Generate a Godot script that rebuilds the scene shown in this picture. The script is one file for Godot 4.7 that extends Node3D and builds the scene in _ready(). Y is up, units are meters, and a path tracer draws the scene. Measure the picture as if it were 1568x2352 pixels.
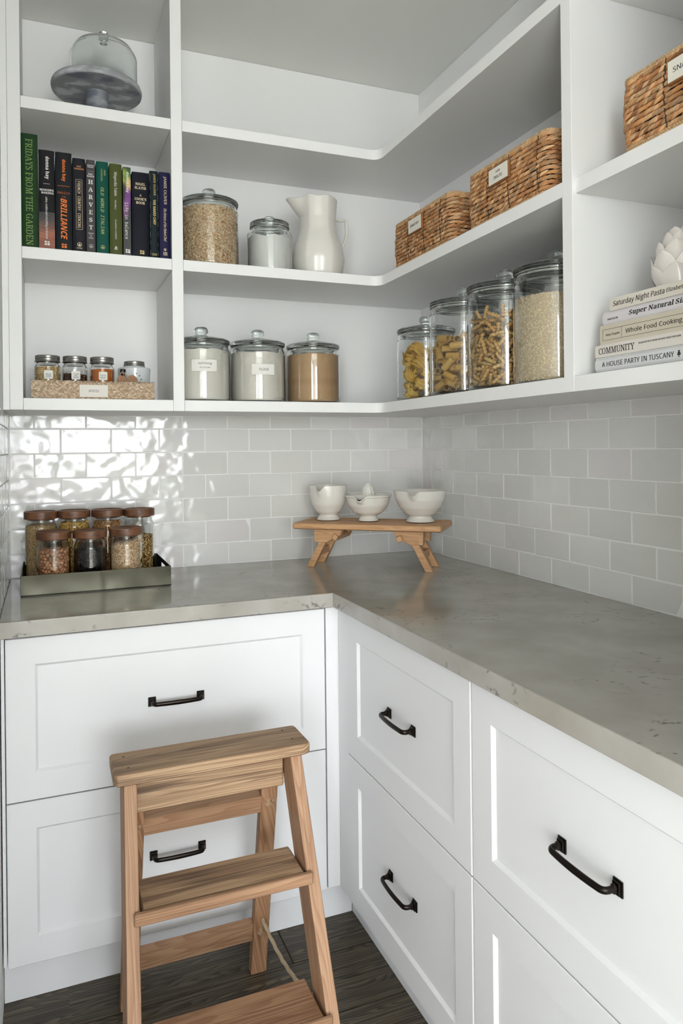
extends Node3D
# A pantry corner: open white shelving over a stone worktop, shaker drawers, jars, baskets and a timber step ladder.

var rng := RandomNumberGenerator.new()
var M := {}
var used := {}
var TEX := {}


func _ready() -> void:
	rng.seed = 20240611
	view_and_light()
	make_materials()
	room()
	cabinets()
	shelving()
	contents()


func view_and_light() -> void:
	var cam := Camera3D.new()
	cam.name = "camera"
	cam.projection = Camera3D.PROJECTION_FRUSTUM
	cam.near = 0.05
	cam.far = 60.0
	cam.size = 0.05 * 2352.0 / 1680.76
	cam.frustum_offset = Vector2(0.0, -0.05 * (1176.0 - 1026.925) / 1680.76)
	cam.position = Vector3(-1.29095, 1.28185, 2.39049)
	cam.basis = Basis(Vector3.UP, -0.3851169) * Basis(Vector3(0, 0, 1), -0.0103869)
	add_child(cam)
	cam.current = true
	var env := Environment.new()
	var sky := Sky.new()
	var sm := ProceduralSkyMaterial.new()
	sm.sky_top_color = Color(0.80, 0.87, 0.95)
	sm.sky_horizon_color = Color(0.93, 0.95, 0.97)
	sm.ground_horizon_color = Color(0.93, 0.95, 0.97)
	sm.ground_bottom_color = Color(0.62, 0.64, 0.62)
	sm.sky_energy_multiplier = SKY_ENERGY
	sm.ground_energy_multiplier = SKY_ENERGY
	sm.sun_angle_max = 0.0
	sky.sky_material = sm
	env.background_mode = Environment.BG_SKY
	env.sky = sky
	env.tonemap_mode = Environment.TONE_MAPPER_LINEAR
	env.tonemap_exposure = EXPOSURE
	env.sdfgi_enabled = true
	env.ssao_enabled = true
	env.ssil_enabled = true
	var we := WorldEnvironment.new()
	we.name = "world_environment"
	we.environment = env
	add_child(we)
	# daylight entering through the kitchen window and the glazed doors behind the camera
	daylight("window_daylight", Vector3((WIN_X0 + WIN_X1) / 2.0, (WIN_Y0 + WIN_Y1) / 2.0, ROOM_Z - 0.012), 0.0, Vector2(WIN_X1 - WIN_X0, WIN_Y1 - WIN_Y0))
	daylight("door_daylight", Vector3(KX0 + 0.012, (DOOR_Y0 + DOOR_Y1) / 2.0, (DOOR_Z0 + DOOR_Z1) / 2.0), -PI / 2, Vector2(DOOR_Z1 - DOOR_Z0, DOOR_Y1 - DOOR_Y0))


func daylight(called: String, at: Vector3, turn: float, size: Vector2) -> void:
	var al := AreaLight3D.new()
	al.name = called
	al.area_size = size
	al.position = at
	al.rotation.y = turn
	al.light_color = DAYLIGHT
	al.light_energy = DAY_ENERGY * size.x * size.y
	al.shadow_enabled = true
	al.set("area_range", 12.0)
	add_child(al)


const SKY_ENERGY := 1.2
const EXPOSURE := 5.6
const DAY_ENERGY := 0.7
const DAYLIGHT := Color(0.975, 0.988, 1.0)
const ROOM_Z := 7.5
const NOOK_Z := 1.95       # the pantry nook opens to the kitchen here
const KX0 := -3.3
const KX1 := 1.3
const LEFT_X := -1.39
const WIN_X0 := -1.90
const WIN_X1 := 0.05
const WIN_Y0 := 0.75
const WIN_Y1 := 2.30
const DOOR_Z0 := 5.2
const DOOR_Z1 := 7.2
const DOOR_Y0 := 0.06
const DOOR_Y1 := 2.35
const WT := 0.9           # worktop height
const CEIL := 2.577
const S1B := 1.3876
const S1T := 1.4191
const S2B := 1.7843
const S2T := 1.8155
const S3B := 2.178
const S3T := 2.2096
const SBZ := 0.311        # front of the shelves on the back wall
const SRX := -0.3126      # front of the shelves on the right wall


# ------------------------------------------------------------------ mesh building
class MB:
	var v := PackedVector3Array()
	var n := PackedVector3Array()
	var uv := PackedVector2Array()
	var c := PackedColorArray()
	var ix := PackedInt32Array()
	var col := Color.WHITE
	var xf := Transform3D()
	var uvo := Vector2.ZERO

	func vert(p: Vector3, nn: Vector3, t := Vector2.ZERO) -> int:
		v.append(xf * p)
		n.append((xf.basis * nn).normalized())
		uv.append(t + uvo)
		c.append(col)
		return v.size() - 1

	func tri(a: int, b: int, d: int) -> void:
		var g := (v[b] - v[a]).cross(v[d] - v[a])
		ix.append(a)
		if g.dot(n[a] + n[b] + n[d]) > 0.0:
			ix.append(d)
			ix.append(b)
		else:
			ix.append(b)
			ix.append(d)

	func quad(a: int, b: int, d: int, e: int) -> void:
		tri(a, b, d)
		tri(a, d, e)

	# a flat quad with its own normal
	func face(a: Vector3, b: Vector3, d: Vector3, e: Vector3, nn: Vector3) -> void:
		var p := [a, b, d, e]
		var up := Vector3.UP if absf(nn.y) < 0.7 else Vector3.FORWARD
		var s := nn.cross(up).normalized()
		var t := nn.cross(s).normalized()
		var q := []
		for k in p:
			q.append(vert(k, nn, Vector2(k.dot(s), k.dot(t))))
		quad(q[0], q[1], q[2], q[3])

	# box with chamfered edges that shade as rounded ones; grain: axis along which u runs
	func box(center: Vector3, size: Vector3, bevel := 0.0015, grain := 0) -> void:
		var h := size / 2.0
		var b := minf(bevel, minf(h.x, minf(h.y, h.z)) * 0.9)
		var id := {}
		for ax in 3:
			var i := (ax + 1) % 3
			var j := (ax + 2) % 3
			for s in [-1, 1]:
				for si in [-1, 1]:
					for sj in [-1, 1]:
						var p := Vector3.ZERO
						p[ax] = s * h[ax]
						p[i] = si * (h[i] - b)
						p[j] = sj * (h[j] - b)
						var nn := Vector3.ZERO
						nn[ax] = s
						var t: Vector2
						var w := p + center
						if ax == grain:
							t = Vector2(w[i] * 0.3 + s * 0.21, w[j])
						else:
							t = Vector2(w[grain], w[3 - ax - grain] + ax * 0.31 + s * 0.13)
						id[[ax, s, si, sj]] = vert(w, nn, t)
				quad(id[[ax, s, -1, -1]], id[[ax, s, 1, -1]], id[[ax, s, 1, 1]], id[[ax, s, -1, 1]])
		if b <= 0.0:
			return
		for ax in 3:           # edges along ax, between faces i and j
			var i := (ax + 1) % 3
			var j := (ax + 2) % 3
			for si in [-1, 1]:
				for sj in [-1, 1]:
					# face i: its axes are (j, ax); face j: its axes are (ax, i)
					quad(id[[i, si, sj, -1]], id[[i, si, sj, 1]], id[[j, sj, 1, si]], id[[j, sj, -1, si]])
		for sx in [-1, 1]:
			for sy in [-1, 1]:
				for sz in [-1, 1]:
					tri(id[[0, sx, sy, sz]], id[[1, sy, sz, sx]], id[[2, sz, sx, sy]])

	# closed outline in (r, y), walked from the axis at the bottom, outwards, up and back in at the top
	func lathe(pr: PackedVector2Array, seg := 40, crease := 0.7, squash := 1.0) -> void:
		var m := pr.size()
		var nr: Array[Vector2] = []
		for k in m - 1:
			var d := pr[k + 1] - pr[k]
			nr.append(Vector2(d.y, -d.x).normalized())
		var acc := 0.0
		var prev := -1
		for k in m - 1:
			var n0 := nr[k]
			var n1 := nr[k]
			if k > 0 and nr[k - 1].dot(nr[k]) > crease:
				n0 = (nr[k - 1] + nr[k]).normalized()
			if k < m - 2 and nr[k + 1].dot(nr[k]) > crease:
				n1 = (nr[k + 1] + nr[k]).normalized()
			var len := pr[k].distance_to(pr[k + 1])
			var base := v.size()
			for s in seg + 1:
				var a := TAU * s / seg
				var ca := cos(a)
				var sa := sin(a) * squash
				vert(Vector3(pr[k].x * ca, pr[k].y, pr[k].x * sa), Vector3(n0.x * ca, n0.y, n0.x * sa), Vector2(float(s) / seg, acc))
				vert(Vector3(pr[k + 1].x * ca, pr[k + 1].y, pr[k + 1].x * sa), Vector3(n1.x * ca, n1.y, n1.x * sa), Vector2(float(s) / seg, acc + len))
			acc += len
			for s in seg:
				var q := base + s * 2
				if pr[k].x > 1e-6:
					tri(q, q + 2, q + 1)
				if pr[k + 1].x > 1e-6:
					tri(q + 1, q + 2, q + 3)

	# sweep an elliptic section along a path; ra across "up", rb along "up"
	func tube(path: PackedVector3Array, ra: PackedFloat32Array, rb: PackedFloat32Array, up: Vector3, sides := 10, caps := true) -> void:
		var m := path.size()
		var base := v.size()
		var len := 0.0
		for k in m:
			var t := (path[mini(k + 1, m - 1)] - path[maxi(k - 1, 0)]).normalized()
			var s := t.cross(up).normalized()
			if s.length() < 0.5:
				s = t.cross(Vector3(0.3, 0.5, 0.8)).normalized()
			var w := s.cross(t).normalized()
			var a := ra[mini(k, ra.size() - 1)]
			var b := rb[mini(k, rb.size() - 1)]
			if k > 0:
				len += path[k].distance_to(path[k - 1])
			for q in sides + 1:
				var ph := TAU * q / sides
				vert(path[k] + s * a * cos(ph) + w * b * sin(ph), s * cos(ph) / maxf(a, 1e-5) * minf(a, b) + w * sin(ph) / maxf(b, 1e-5) * minf(a, b), Vector2(len, ph * (a + b) / 2.0))
		for k in m - 1:
			for q in sides:
				var z := base + k * (sides + 1) + q
				quad(z, z + 1, z + sides + 2, z + sides + 1)
		if caps:
			for e in 2:
				var k := 0 if e == 0 else m - 1
				var t := (path[mini(k + 1, m - 1)] - path[maxi(k - 1, 0)]).normalized() * (-1.0 if e == 0 else 1.0)
				var ctr := vert(path[k], t)
				var ring := []
				for q in sides + 1:
					var src := base + k * (sides + 1) + q
					v.append(v[src])
					n.append((xf.basis * t).normalized())
					uv.append(uv[src])
					c.append(col)
					ring.append(v.size() - 1)
				for q in sides:
					tri(ctr, ring[q], ring[q + 1])

	# upright prism over a polygon in (x, z), with a small chamfer at top and bottom
	func prism(poly: PackedVector2Array, y0: float, y1: float, bevel := 0.001, crease := 0.8) -> void:
		if not Geometry2D.is_polygon_clockwise(poly):
			poly = poly.duplicate()
			poly.reverse()
		var m := poly.size()
		var nrm: Array[Vector2] = []
		for k in m:
			var d := (poly[(k + 1) % m] - poly[k]).normalized()
			nrm.append(Vector2(d.y, -d.x))
		# outward check
		var inner := PackedVector2Array()
		var probe := (poly[0] + poly[1]) / 2.0 + nrm[0] * 1e-4
		var flip := -1.0 if Geometry2D.is_point_in_polygon(probe, poly) else 1.0
		for k in m:
			nrm[k] *= flip
		for k in m:
			var a := nrm[(k - 1 + m) % m]
			var b := nrm[k]
			inner.append(poly[k] - (a + b) / maxf(1.0 + a.dot(b), 0.2) * bevel)
		for k in m:
			var k2 := (k + 1) % m
			var na := nrm[k]
			var nb := nrm[k]
			if nrm[(k - 1 + m) % m].dot(nrm[k]) > crease:
				na = (nrm[(k - 1 + m) % m] + nrm[k]).normalized()
			if nrm[k2].dot(nrm[k]) > crease:
				nb = (nrm[k2] + nrm[k]).normalized()
			var n3a := Vector3(na.x, 0, na.y)
			var n3b := Vector3(nb.x, 0, nb.y)
			var pa := poly[k]
			var pb := poly[k2]
			var a0 := vert(Vector3(pa.x, y0 + bevel, pa.y), n3a, Vector2(0, y0))
			var a1 := vert(Vector3(pa.x, y1 - bevel, pa.y), n3a, Vector2(0, y1))
			var b0 := vert(Vector3(pb.x, y0 + bevel, pb.y), n3b, Vector2(pa.distance_to(pb), y0))
			var b1 := vert(Vector3(pb.x, y1 - bevel, pb.y), n3b, Vector2(pa.distance_to(pb), y1))
			quad(a0, b0, b1, a1)
			var ia := inner[k]
			var ib := inner[k2]
			var t0 := vert(Vector3(ia.x, y1, ia.y), Vector3.UP)
			var t1 := vert(Vector3(ib.x, y1, ib.y), Vector3.UP)
			quad(a1, b1, t1, t0)
			var u0 := vert(Vector3(ia.x, y0, ia.y), Vector3.DOWN)
			var u1 := vert(Vector3(ib.x, y0, ib.y), Vector3.DOWN)
			quad(a0, b0, u1, u0)
		var tr := Geometry2D.triangulate_polygon(inner)
		for side in 2:
			var y := y1 if side == 0 else y0
			var nn := Vector3.UP if side == 0 else Vector3.DOWN
			var base := v.size()
			for p in inner:
				vert(Vector3(p.x, y, p.y), nn, p)
			for k in range(0, tr.size(), 3):
				tri(base + tr[k], base + tr[k + 1], base + tr[k + 2])

	func done() -> ArrayMesh:
		var a := []
		a.resize(Mesh.ARRAY_MAX)
		a[Mesh.ARRAY_VERTEX] = v
		a[Mesh.ARRAY_NORMAL] = n
		a[Mesh.ARRAY_TEX_UV] = uv
		a[Mesh.ARRAY_COLOR] = c
		a[Mesh.ARRAY_INDEX] = ix
		var m := ArrayMesh.new()
		m.add_surface_from_arrays(Mesh.PRIMITIVE_TRIANGLES, a)
		return m


# outline with rounded corners: points are (x, y, radius)
func rounded(pts: Array, steps := 4, closed := false) -> PackedVector2Array:
	var out := PackedVector2Array()
	var m := pts.size()
	for k in m:
		var p := Vector2(pts[k].x, pts[k].y)
		var r: float = pts[k].z
		if r <= 0.0 or (not closed and (k == 0 or k == m - 1)):
			out.append(p)
			continue
		var a: Vector2 = Vector2(pts[(k - 1 + m) % m].x, pts[(k - 1 + m) % m].y)
		var b: Vector2 = Vector2(pts[(k + 1) % m].x, pts[(k + 1) % m].y)
		var da := (a - p).normalized()
		var db := (b - p).normalized()
		var half := acos(clampf(da.dot(db), -1, 1)) / 2.0
		var len := minf(r / maxf(tan(half), 0.05), minf(a.distance_to(p), b.distance_to(p)) * 0.49)
		var p0 := p + da * len
		var p1 := p + db * len
		for s in steps + 1:
			var t := float(s) / steps
			out.append(p0.lerp(p, t).lerp(p.lerp(p1, t), t))
	return out


# ------------------------------------------------------------------ scene tree helpers
func numbered(called: String) -> String:
	if not used.has(called):
		used[called] = 0
		return called
	used[called] += 1
	return "%s_%03d" % [called, used[called]]


func mi(called: String, mesh: Mesh, mat: Material, parent: Node = null) -> MeshInstance3D:
	var o := MeshInstance3D.new()
	o.mesh = mesh
	o.material_override = null
	for k in mesh.get_surface_count():
		o.set_surface_override_material(k, mat)
	if parent == null:
		o.name = numbered(called)
		add_child(o, true)
	else:
		o.name = called
		var taken := 0
		for ch in parent.get_children():
			if String(ch.name) == called or String(ch.name).begins_with(called + "_0"):
				taken += 1
		if taken:
			o.name = "%s_%03d" % [called, taken]
		parent.add_child(o, true)
	return o


func part(called: String, mb: MB, mat: Material, parent: Node = null) -> MeshInstance3D:
	return mi(called, mb.done(), mat, parent)


func tag(o: Node, label: String, category: String, group := "") -> Node:
	o.set_meta("label", label)
	o.set_meta("category", category)
	if group != "":
		o.set_meta("group", group)
	return o


func thing(called: String, label: String, category: String, at := Vector3.ZERO, turn := 0.0, group := "") -> Node3D:
	var o := Node3D.new()
	o.name = numbered(called)
	o.position = at
	o.rotation.y = turn
	add_child(o, true)
	tag(o, label, category, group)
	return o


func structure(o: Node) -> Node:
	o.set_meta("kind", "structure")
	return o


# lettering fitted to a box of w by h metres in its own xy plane, facing +z; slant shears it
func letters(mb: MB, text: String, font: Font, at: Transform3D, w: float, h: float, slant := 0.0, depth := 0.0004) -> void:
	var tm := TextMesh.new()
	tm.text = text
	tm.font = font
	tm.font_size = 48
	tm.pixel_size = 0.01
	tm.depth = 0.02
	tm.curve_step = 1.2
	var a := tm.get_mesh_arrays()
	var vs: PackedVector3Array = a[Mesh.ARRAY_VERTEX]
	if vs.is_empty():
		return
	var ns: PackedVector3Array = a[Mesh.ARRAY_NORMAL]
	var ids: PackedInt32Array = a[Mesh.ARRAY_INDEX]
	var lo := vs[0]
	var hi := vs[0]
	for p in vs:
		lo = lo.min(p)
		hi = hi.max(p)
	var sz := hi - lo
	var sx := w / sz.x if w > 0.0 else h / sz.y
	var sy := h / sz.y if h > 0.0 else sx
	var was := mb.xf
	mb.xf = was * at
	var base := mb.v.size()
	for k in vs.size():
		var p := vs[k] - (lo + hi) / 2.0
		p = Vector3(p.x * sx + slant * p.y * sy, p.y * sy, (p.z / sz.z + 0.5) * depth)
		mb.vert(p, ns[k])
	for k in range(0, ids.size(), 3):
		mb.tri(base + ids[k], base + ids[k + 1], base + ids[k + 2])
	mb.xf = was


func font(kind := "sans") -> Font:
	if not TEX.has("font_" + kind):
		var f := SystemFont.new()
		match kind:
			"sans": f.font_names = PackedStringArray(["Droid Sans"])
			"bold":
				f.font_names = PackedStringArray(["Droid Sans"])
				f.font_weight = 700
			"serif": f.font_names = PackedStringArray(["Droid Serif"])
			"serifbold":
				f.font_names = PackedStringArray(["Droid Serif"])
				f.font_weight = 700
			"mono": f.font_names = PackedStringArray(["Droid Sans Mono"])
		TEX["font_" + kind] = f
	return TEX["font_" + kind]


# ------------------------------------------------------------------ materials
func plain(col: Color, rough := 0.5, metal := 0.0) -> StandardMaterial3D:
	var m := StandardMaterial3D.new()
	m.albedo_color = col
	m.roughness = rough
	m.metallic = metal
	return m


func noise_normal(freq: float, size: int, bump: float, seed_ := 1, octaves := 3) -> NoiseTexture2D:
	var f := FastNoiseLite.new()
	f.seed = seed_
	f.noise_type = FastNoiseLite.TYPE_SIMPLEX_SMOOTH
	f.frequency = freq
	f.fractal_octaves = octaves
	var t := NoiseTexture2D.new()
	t.width = size
	t.height = size
	t.seamless = true
	t.as_normal_map = true
	t.bump_strength = bump
	t.noise = f
	return t


func triplanar(m: StandardMaterial3D, scale: float, world := true) -> StandardMaterial3D:
	m.uv1_triplanar = true
	m.uv1_world_triplanar = world
	m.uv1_scale = Vector3(scale, scale, scale)
	m.uv1_triplanar_sharpness = 8.0
	return m


func img_tex(im: Image) -> ImageTexture:
	return ImageTexture.create_from_image(im)


# boards: grain runs along u; 1 texture unit is w metres by h metres
func wood_image(sz: Vector2i, light: Color, dark: Color, stain: Color, seed_: int, ring := 26.0, stain_amt := 0.6, streak := 0.5, wander := 0.5) -> ImageTexture:
	var a := FastNoiseLite.new()
	a.seed = seed_
	a.frequency = 0.006
	a.fractal_octaves = 3
	var b := FastNoiseLite.new()
	b.seed = seed_ + 7
	b.frequency = 0.02
	b.fractal_octaves = 4
	var data := PackedByteArray()
	data.resize(sz.x * sz.y * 3)
	var at := 0
	for y in sz.y:
		for x in sz.x:
			var warp := a.get_noise_2d(x * 0.16, y * 0.85) + 0.12 * a.get_noise_2d(x * 0.7 + 300.0, y * 2.0)
			var g := y * ring / sz.y + warp * ring * wander
			var f := g - floorf(g)
			var rings := smoothstep(0.25, 0.92, f) * (1.0 - smoothstep(0.92, 1.0, f))
			var fine := b.get_noise_2d(x * 0.14, y * 8.0)
			var blot := a.get_noise_2d(x * 0.45 + 913.0, y * 1.5 + 77.0)
			var t := clampf(0.25 + 0.55 * rings + streak * fine, 0.0, 1.0)
			var c := light.lerp(dark, t)
			c = c.lerp(stain, clampf((blot * 1.6 + fine * 0.7 - 0.05), 0.0, 1.0) * stain_amt)
			data[at] = int(clampf(c.r, 0, 1) * 255)
			data[at + 1] = int(clampf(c.g, 0, 1) * 255)
			data[at + 2] = int(clampf(c.b, 0, 1) * 255)
			at += 3
	return img_tex(Image.create_from_data(sz.x, sz.y, false, Image.FORMAT_RGB8, data))


func wood_mat(t: Texture2D, w: float, h: float, rough := 0.6) -> StandardMaterial3D:
	var m := plain(Color.WHITE, rough)
	m.albedo_texture = t
	m.uv1_scale = Vector3(1.0 / w, 1.0 / h, 1)
	m.heightmap_enabled = true
	m.heightmap_texture = t
	m.heightmap_scale = 0.06
	return m


func make_materials() -> void:
	M.paint = plain(Color(0.905, 0.905, 0.91), 0.42)              # satin white cabinet paint
	M.paint.metallic_specular = 0.45
	M.shelf = plain(Color(0.957, 0.954, 0.946), 0.5)
	M.wall = plain(Color(0.955, 0.955, 0.95), 0.9)
	M.ceiling = plain(Color(0.945, 0.945, 0.925), 0.9)
	M.pale_floor = plain(Color(0.88, 0.86, 0.81), 0.6)
	M.grout = plain(Color(0.97, 0.965, 0.955), 0.9)
	# hand-made glazed tiles, a few tones
	var wave := noise_normal(0.013, 512, 7.0, 5, 2)
	M.tiles = []
	for k in 5:
		var tone: Color = [Color(0.895, 0.89, 0.87), Color(0.91, 0.905, 0.89), Color(0.875, 0.87, 0.85), Color(0.90, 0.885, 0.875), Color(0.89, 0.885, 0.87)][k]
		var m := plain(tone, 0.10)
		m.normal_enabled = true
		m.normal_texture = wave
		m.normal_scale = 0.26
		triplanar(m, 2.0)
		m.uv1_offset = Vector3(k * 0.19, k * 0.37, k * 0.53)
		M.tiles.append(m)
	M.stone = stone_material()
	M.bronze = plain(Color(0.16, 0.14, 0.125), 0.30, 0.9)
	M.planks = []
	for k in 3:
		var t := wood_image(Vector2i(1024, 256), Color(0.42, 0.375, 0.30), Color(0.16, 0.135, 0.105), Color(0.13, 0.11, 0.09), 40 + k * 11, 22.0, 0.45, 0.9, 0.5)
		var m := wood_mat(t, 1.1, 0.2, 0.42)
		m.heightmap_scale = 0.04
		M.planks.append(m)


func stone_material() -> StandardMaterial3D:
	var sz := 1400
	var a := FastNoiseLite.new()
	a.seed = 3
	a.frequency = 0.008
	a.fractal_octaves = 5
	var b := FastNoiseLite.new()
	b.seed = 17
	b.frequency = 0.012
	b.fractal_type = FastNoiseLite.FRACTAL_RIDGED
	b.fractal_octaves = 5
	b.domain_warp_enabled = true
	b.domain_warp_amplitude = 30.0
	b.domain_warp_frequency = 0.012
	var d := FastNoiseLite.new()
	d.seed = 29
	d.frequency = 0.004
	d.fractal_octaves = 2
	var data := PackedByteArray()
	data.resize(sz * sz * 3)
	var at := 0
	var base := Color(0.635, 0.615, 0.58)
	var pale := Color(0.69, 0.675, 0.645)
	var vein := Color(0.30, 0.29, 0.285)
	for y in sz:
		for x in sz:
			var m := a.get_noise_2d(x, y) * 0.9 + 0.4
			var c := base.lerp(pale, clampf(m, 0, 1))
			var where := d.get_noise_2d(x, y)
			if where > 0.08:
				var r := b.get_noise_2d(x * 1.1, y * 1.7)
				var k := smoothstep(0.58, 0.92, r) * smoothstep(0.08, 0.30, where) * clampf(0.15 + m, 0, 1)
				c = c.lerp(vein, clampf(k, 0, 1) * 0.8)
			data[at] = int(c.r * 255)
			data[at + 1] = int(c.g * 255)
			data[at + 2] = int(c.b * 255)
			at += 3
	var mat := plain(Color.WHITE, 0.13)
	mat.albedo_texture = img_tex(Image.create_from_data(sz, sz, false, Image.FORMAT_RGB8, data))
	triplanar(mat, 0.53)
	return mat


# ------------------------------------------------------------------ the room
func slab(called: String, lo: Vector3, hi: Vector3, mat: Material, parent: Node = null, bevel := 0.0) -> MeshInstance3D:
	var mb := MB.new()
	mb.box((lo + hi) / 2.0, hi - lo, bevel)
	return part(called, mb, mat, parent)


func room() -> void:
	# floor: planks along x
	var fl := slab("floor", Vector3(KX0 - 0.2, -0.12, -0.1), Vector3(KX1 + 0.2, -0.012, ROOM_Z + 0.12), plain(Color(0.12, 0.10, 0.09), 0.9))
	structure(fl)
	var row := 0
	var z := 0.655 - 0.19
	while z < 2.1:
		var x: float = -1.6 - [0.35, 0.9, 0.1, 0.62][row % 4]
		while x < 0.0:
			var x1 := minf(x + 1.22, 0.0)
			var x0 := maxf(x, -1.42)
			if x1 - x0 > 0.05:
				var mb := MB.new()
				mb.uvo = Vector2(rng.randf() * 3.0, rng.randf() * 2.0)
				mb.box(Vector3((x0 + x1) / 2.0, -0.006, z + 0.095), Vector3(x1 - x0 - 0.0012, 0.012, 0.19 - 0.0012), 0.0016, 0)
				part("floor_plank", mb, M.planks[(row + int(x * 3.0 + 30.0)) % 3], fl)
			x += 1.22
		z += 0.19
		row += 1
	for q in [[KX0 - 0.1, NOOK_Z, -1.42, z], [0.0, NOOK_Z, KX1 + 0.1, z], [KX0 - 0.1, z, KX1 + 0.1, ROOM_Z]]:
		var mb := MB.new()
		mb.box(Vector3((q[0] + q[2]) / 2.0, -0.006, (q[1] + q[3]) / 2.0), Vector3(q[2] - q[0], 0.012, q[3] - q[1]), 0.0, 0)
		part("floor_covering", mb, M.pale_floor, fl)
	var top := CEIL + 0.1
	var wb := slab("wall_back", Vector3(-1.51, -0.1, -0.12), Vector3(0.12, top, -0.0005), M.grout)
	structure(wb)
	var wl := slab("wall_left", Vector3(-1.51, -0.1, -0.0005), Vector3(LEFT_X - 0.0005, top, NOOK_Z), M.wall)
	structure(wl)
	var wr := slab("wall_right", Vector3(0.0005, -0.1, -0.0005), Vector3(0.12, top, NOOK_Z), M.grout)
	structure(wr)
	structure(slab("ceiling", Vector3(KX0 - 0.1, CEIL, -0.1), Vector3(KX1 + 0.1, CEIL + 0.12, ROOM_Z + 0.12), M.ceiling))
	# the kitchen that the nook opens to, with its window in the far wall
	var kl := MB.new()
	for r in [[NOOK_Z - 0.12, -0.1, DOOR_Z0, top], [DOOR_Z1, -0.1, ROOM_Z + 0.12, top], [DOOR_Z0, -0.1, DOOR_Z1, DOOR_Y0], [DOOR_Z0, DOOR_Y1, DOOR_Z1, top]]:
		kl.box(Vector3(KX0 - 0.06, (r[1] + r[3]) / 2.0, (r[0] + r[2]) / 2.0), Vector3(0.12, r[3] - r[1], r[2] - r[0]), 0.0)
	structure(part("wall_kitchen_left", kl, M.wall))
	structure(slab("wall_kitchen_right", Vector3(KX1, -0.1, NOOK_Z - 0.12), Vector3(KX1 + 0.12, top, ROOM_Z + 0.12), M.wall))
	var wf := MB.new()
	for q in [[KX0, -1.51], [-0.60, KX1]]:
		wf.box(Vector3((q[0] + q[1]) / 2.0, top / 2.0 - 0.05, NOOK_Z + 0.06), Vector3(q[1] - q[0], top + 0.1, 0.12), 0.0)
	structure(part("wall_kitchen_front", wf, M.wall))
	var rear := MB.new()
	var za := ROOM_Z
	var zb := ROOM_Z + 0.12
	for r in [[KX0, -0.1, WIN_X0, top], [WIN_X1, -0.1, KX1, top], [WIN_X0, -0.1, WIN_X1, WIN_Y0], [WIN_X0, WIN_Y1, WIN_X1, top]]:
		rear.box(Vector3((r[0] + r[2]) / 2.0, (r[1] + r[3]) / 2.0, (za + zb) / 2.0), Vector3(r[2] - r[0], r[3] - r[1], zb - za), 0.0)
	structure(part("wall_kitchen_rear", rear, M.wall))
	glazing("window_1", Vector3((WIN_X0 + WIN_X1) / 2.0, WIN_Y0, ROOM_Z + 0.06), 0.0, WIN_X1 - WIN_X0, WIN_Y1 - WIN_Y0, 1)
	glazing("door_1", Vector3(KX0 - 0.06, DOOR_Y0, (DOOR_Z0 + DOOR_Z1) / 2.0), -PI / 2, DOOR_Z1 - DOOR_Z0, DOOR_Y1 - DOOR_Y0, 2)
	# tiles
	var rows := [WT]
	for k in 6:
		rows.append(0.9703 + 0.0751 * k)
	rows.append(S1B)
	for r in 7:
		var top_index := 6 - r
		var b := top_index % 2 == 0
		tile_row(wb, 0, rows[r], rows[r + 1], -0.435 if b else -0.5086, LEFT_X, -0.0005, r)
		tile_row(wr, 1, rows[r], rows[r + 1], 0.1409 if b else 0.2163, 0.0005, 1.9, r)
		tile_row(wl, 2, rows[r], rows[r + 1], 0.155 if b else 0.08, 0.0005, 1.2, r)


func glazing(called: String, at: Vector3, turn: float, ww: float, wh: float, bays: int) -> void:
	var win := Node3D.new()
	win.name = called
	win.position = at
	win.rotation.y = turn
	add_child(win)
	structure(win)
	var fr := MB.new()
	for s in [-1, 1]:
		fr.box(Vector3(0, 0.025 if s < 0 else wh - 0.025, 0), Vector3(ww, 0.05, 0.06), 0.003)
	for k in bays + 1:
		fr.box(Vector3(-ww / 2 + 0.025 + (ww - 0.05) * k / bays, wh / 2.0, 0), Vector3(0.05, wh - 0.1, 0.06), 0.003)
	part("frame", fr, M.paint, win)
	for k in bays:
		var gl := MB.new()
		var w := (ww - 0.05) / bays
		gl.box(Vector3(-ww / 2 + 0.025 + w * (k + 0.5), wh / 2.0, 0), Vector3(w - 0.05, wh - 0.1, 0.004), 0.0)
		part("pane", gl, glass_pane(), win)


func glass_pane() -> StandardMaterial3D:
	if not M.has("pane"):
		var m := plain(Color(1, 1, 1, 0.02), 0.0)
		m.transparency = BaseMaterial3D.TRANSPARENCY_ALPHA
		M.pane = m
	return M.pane


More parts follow.
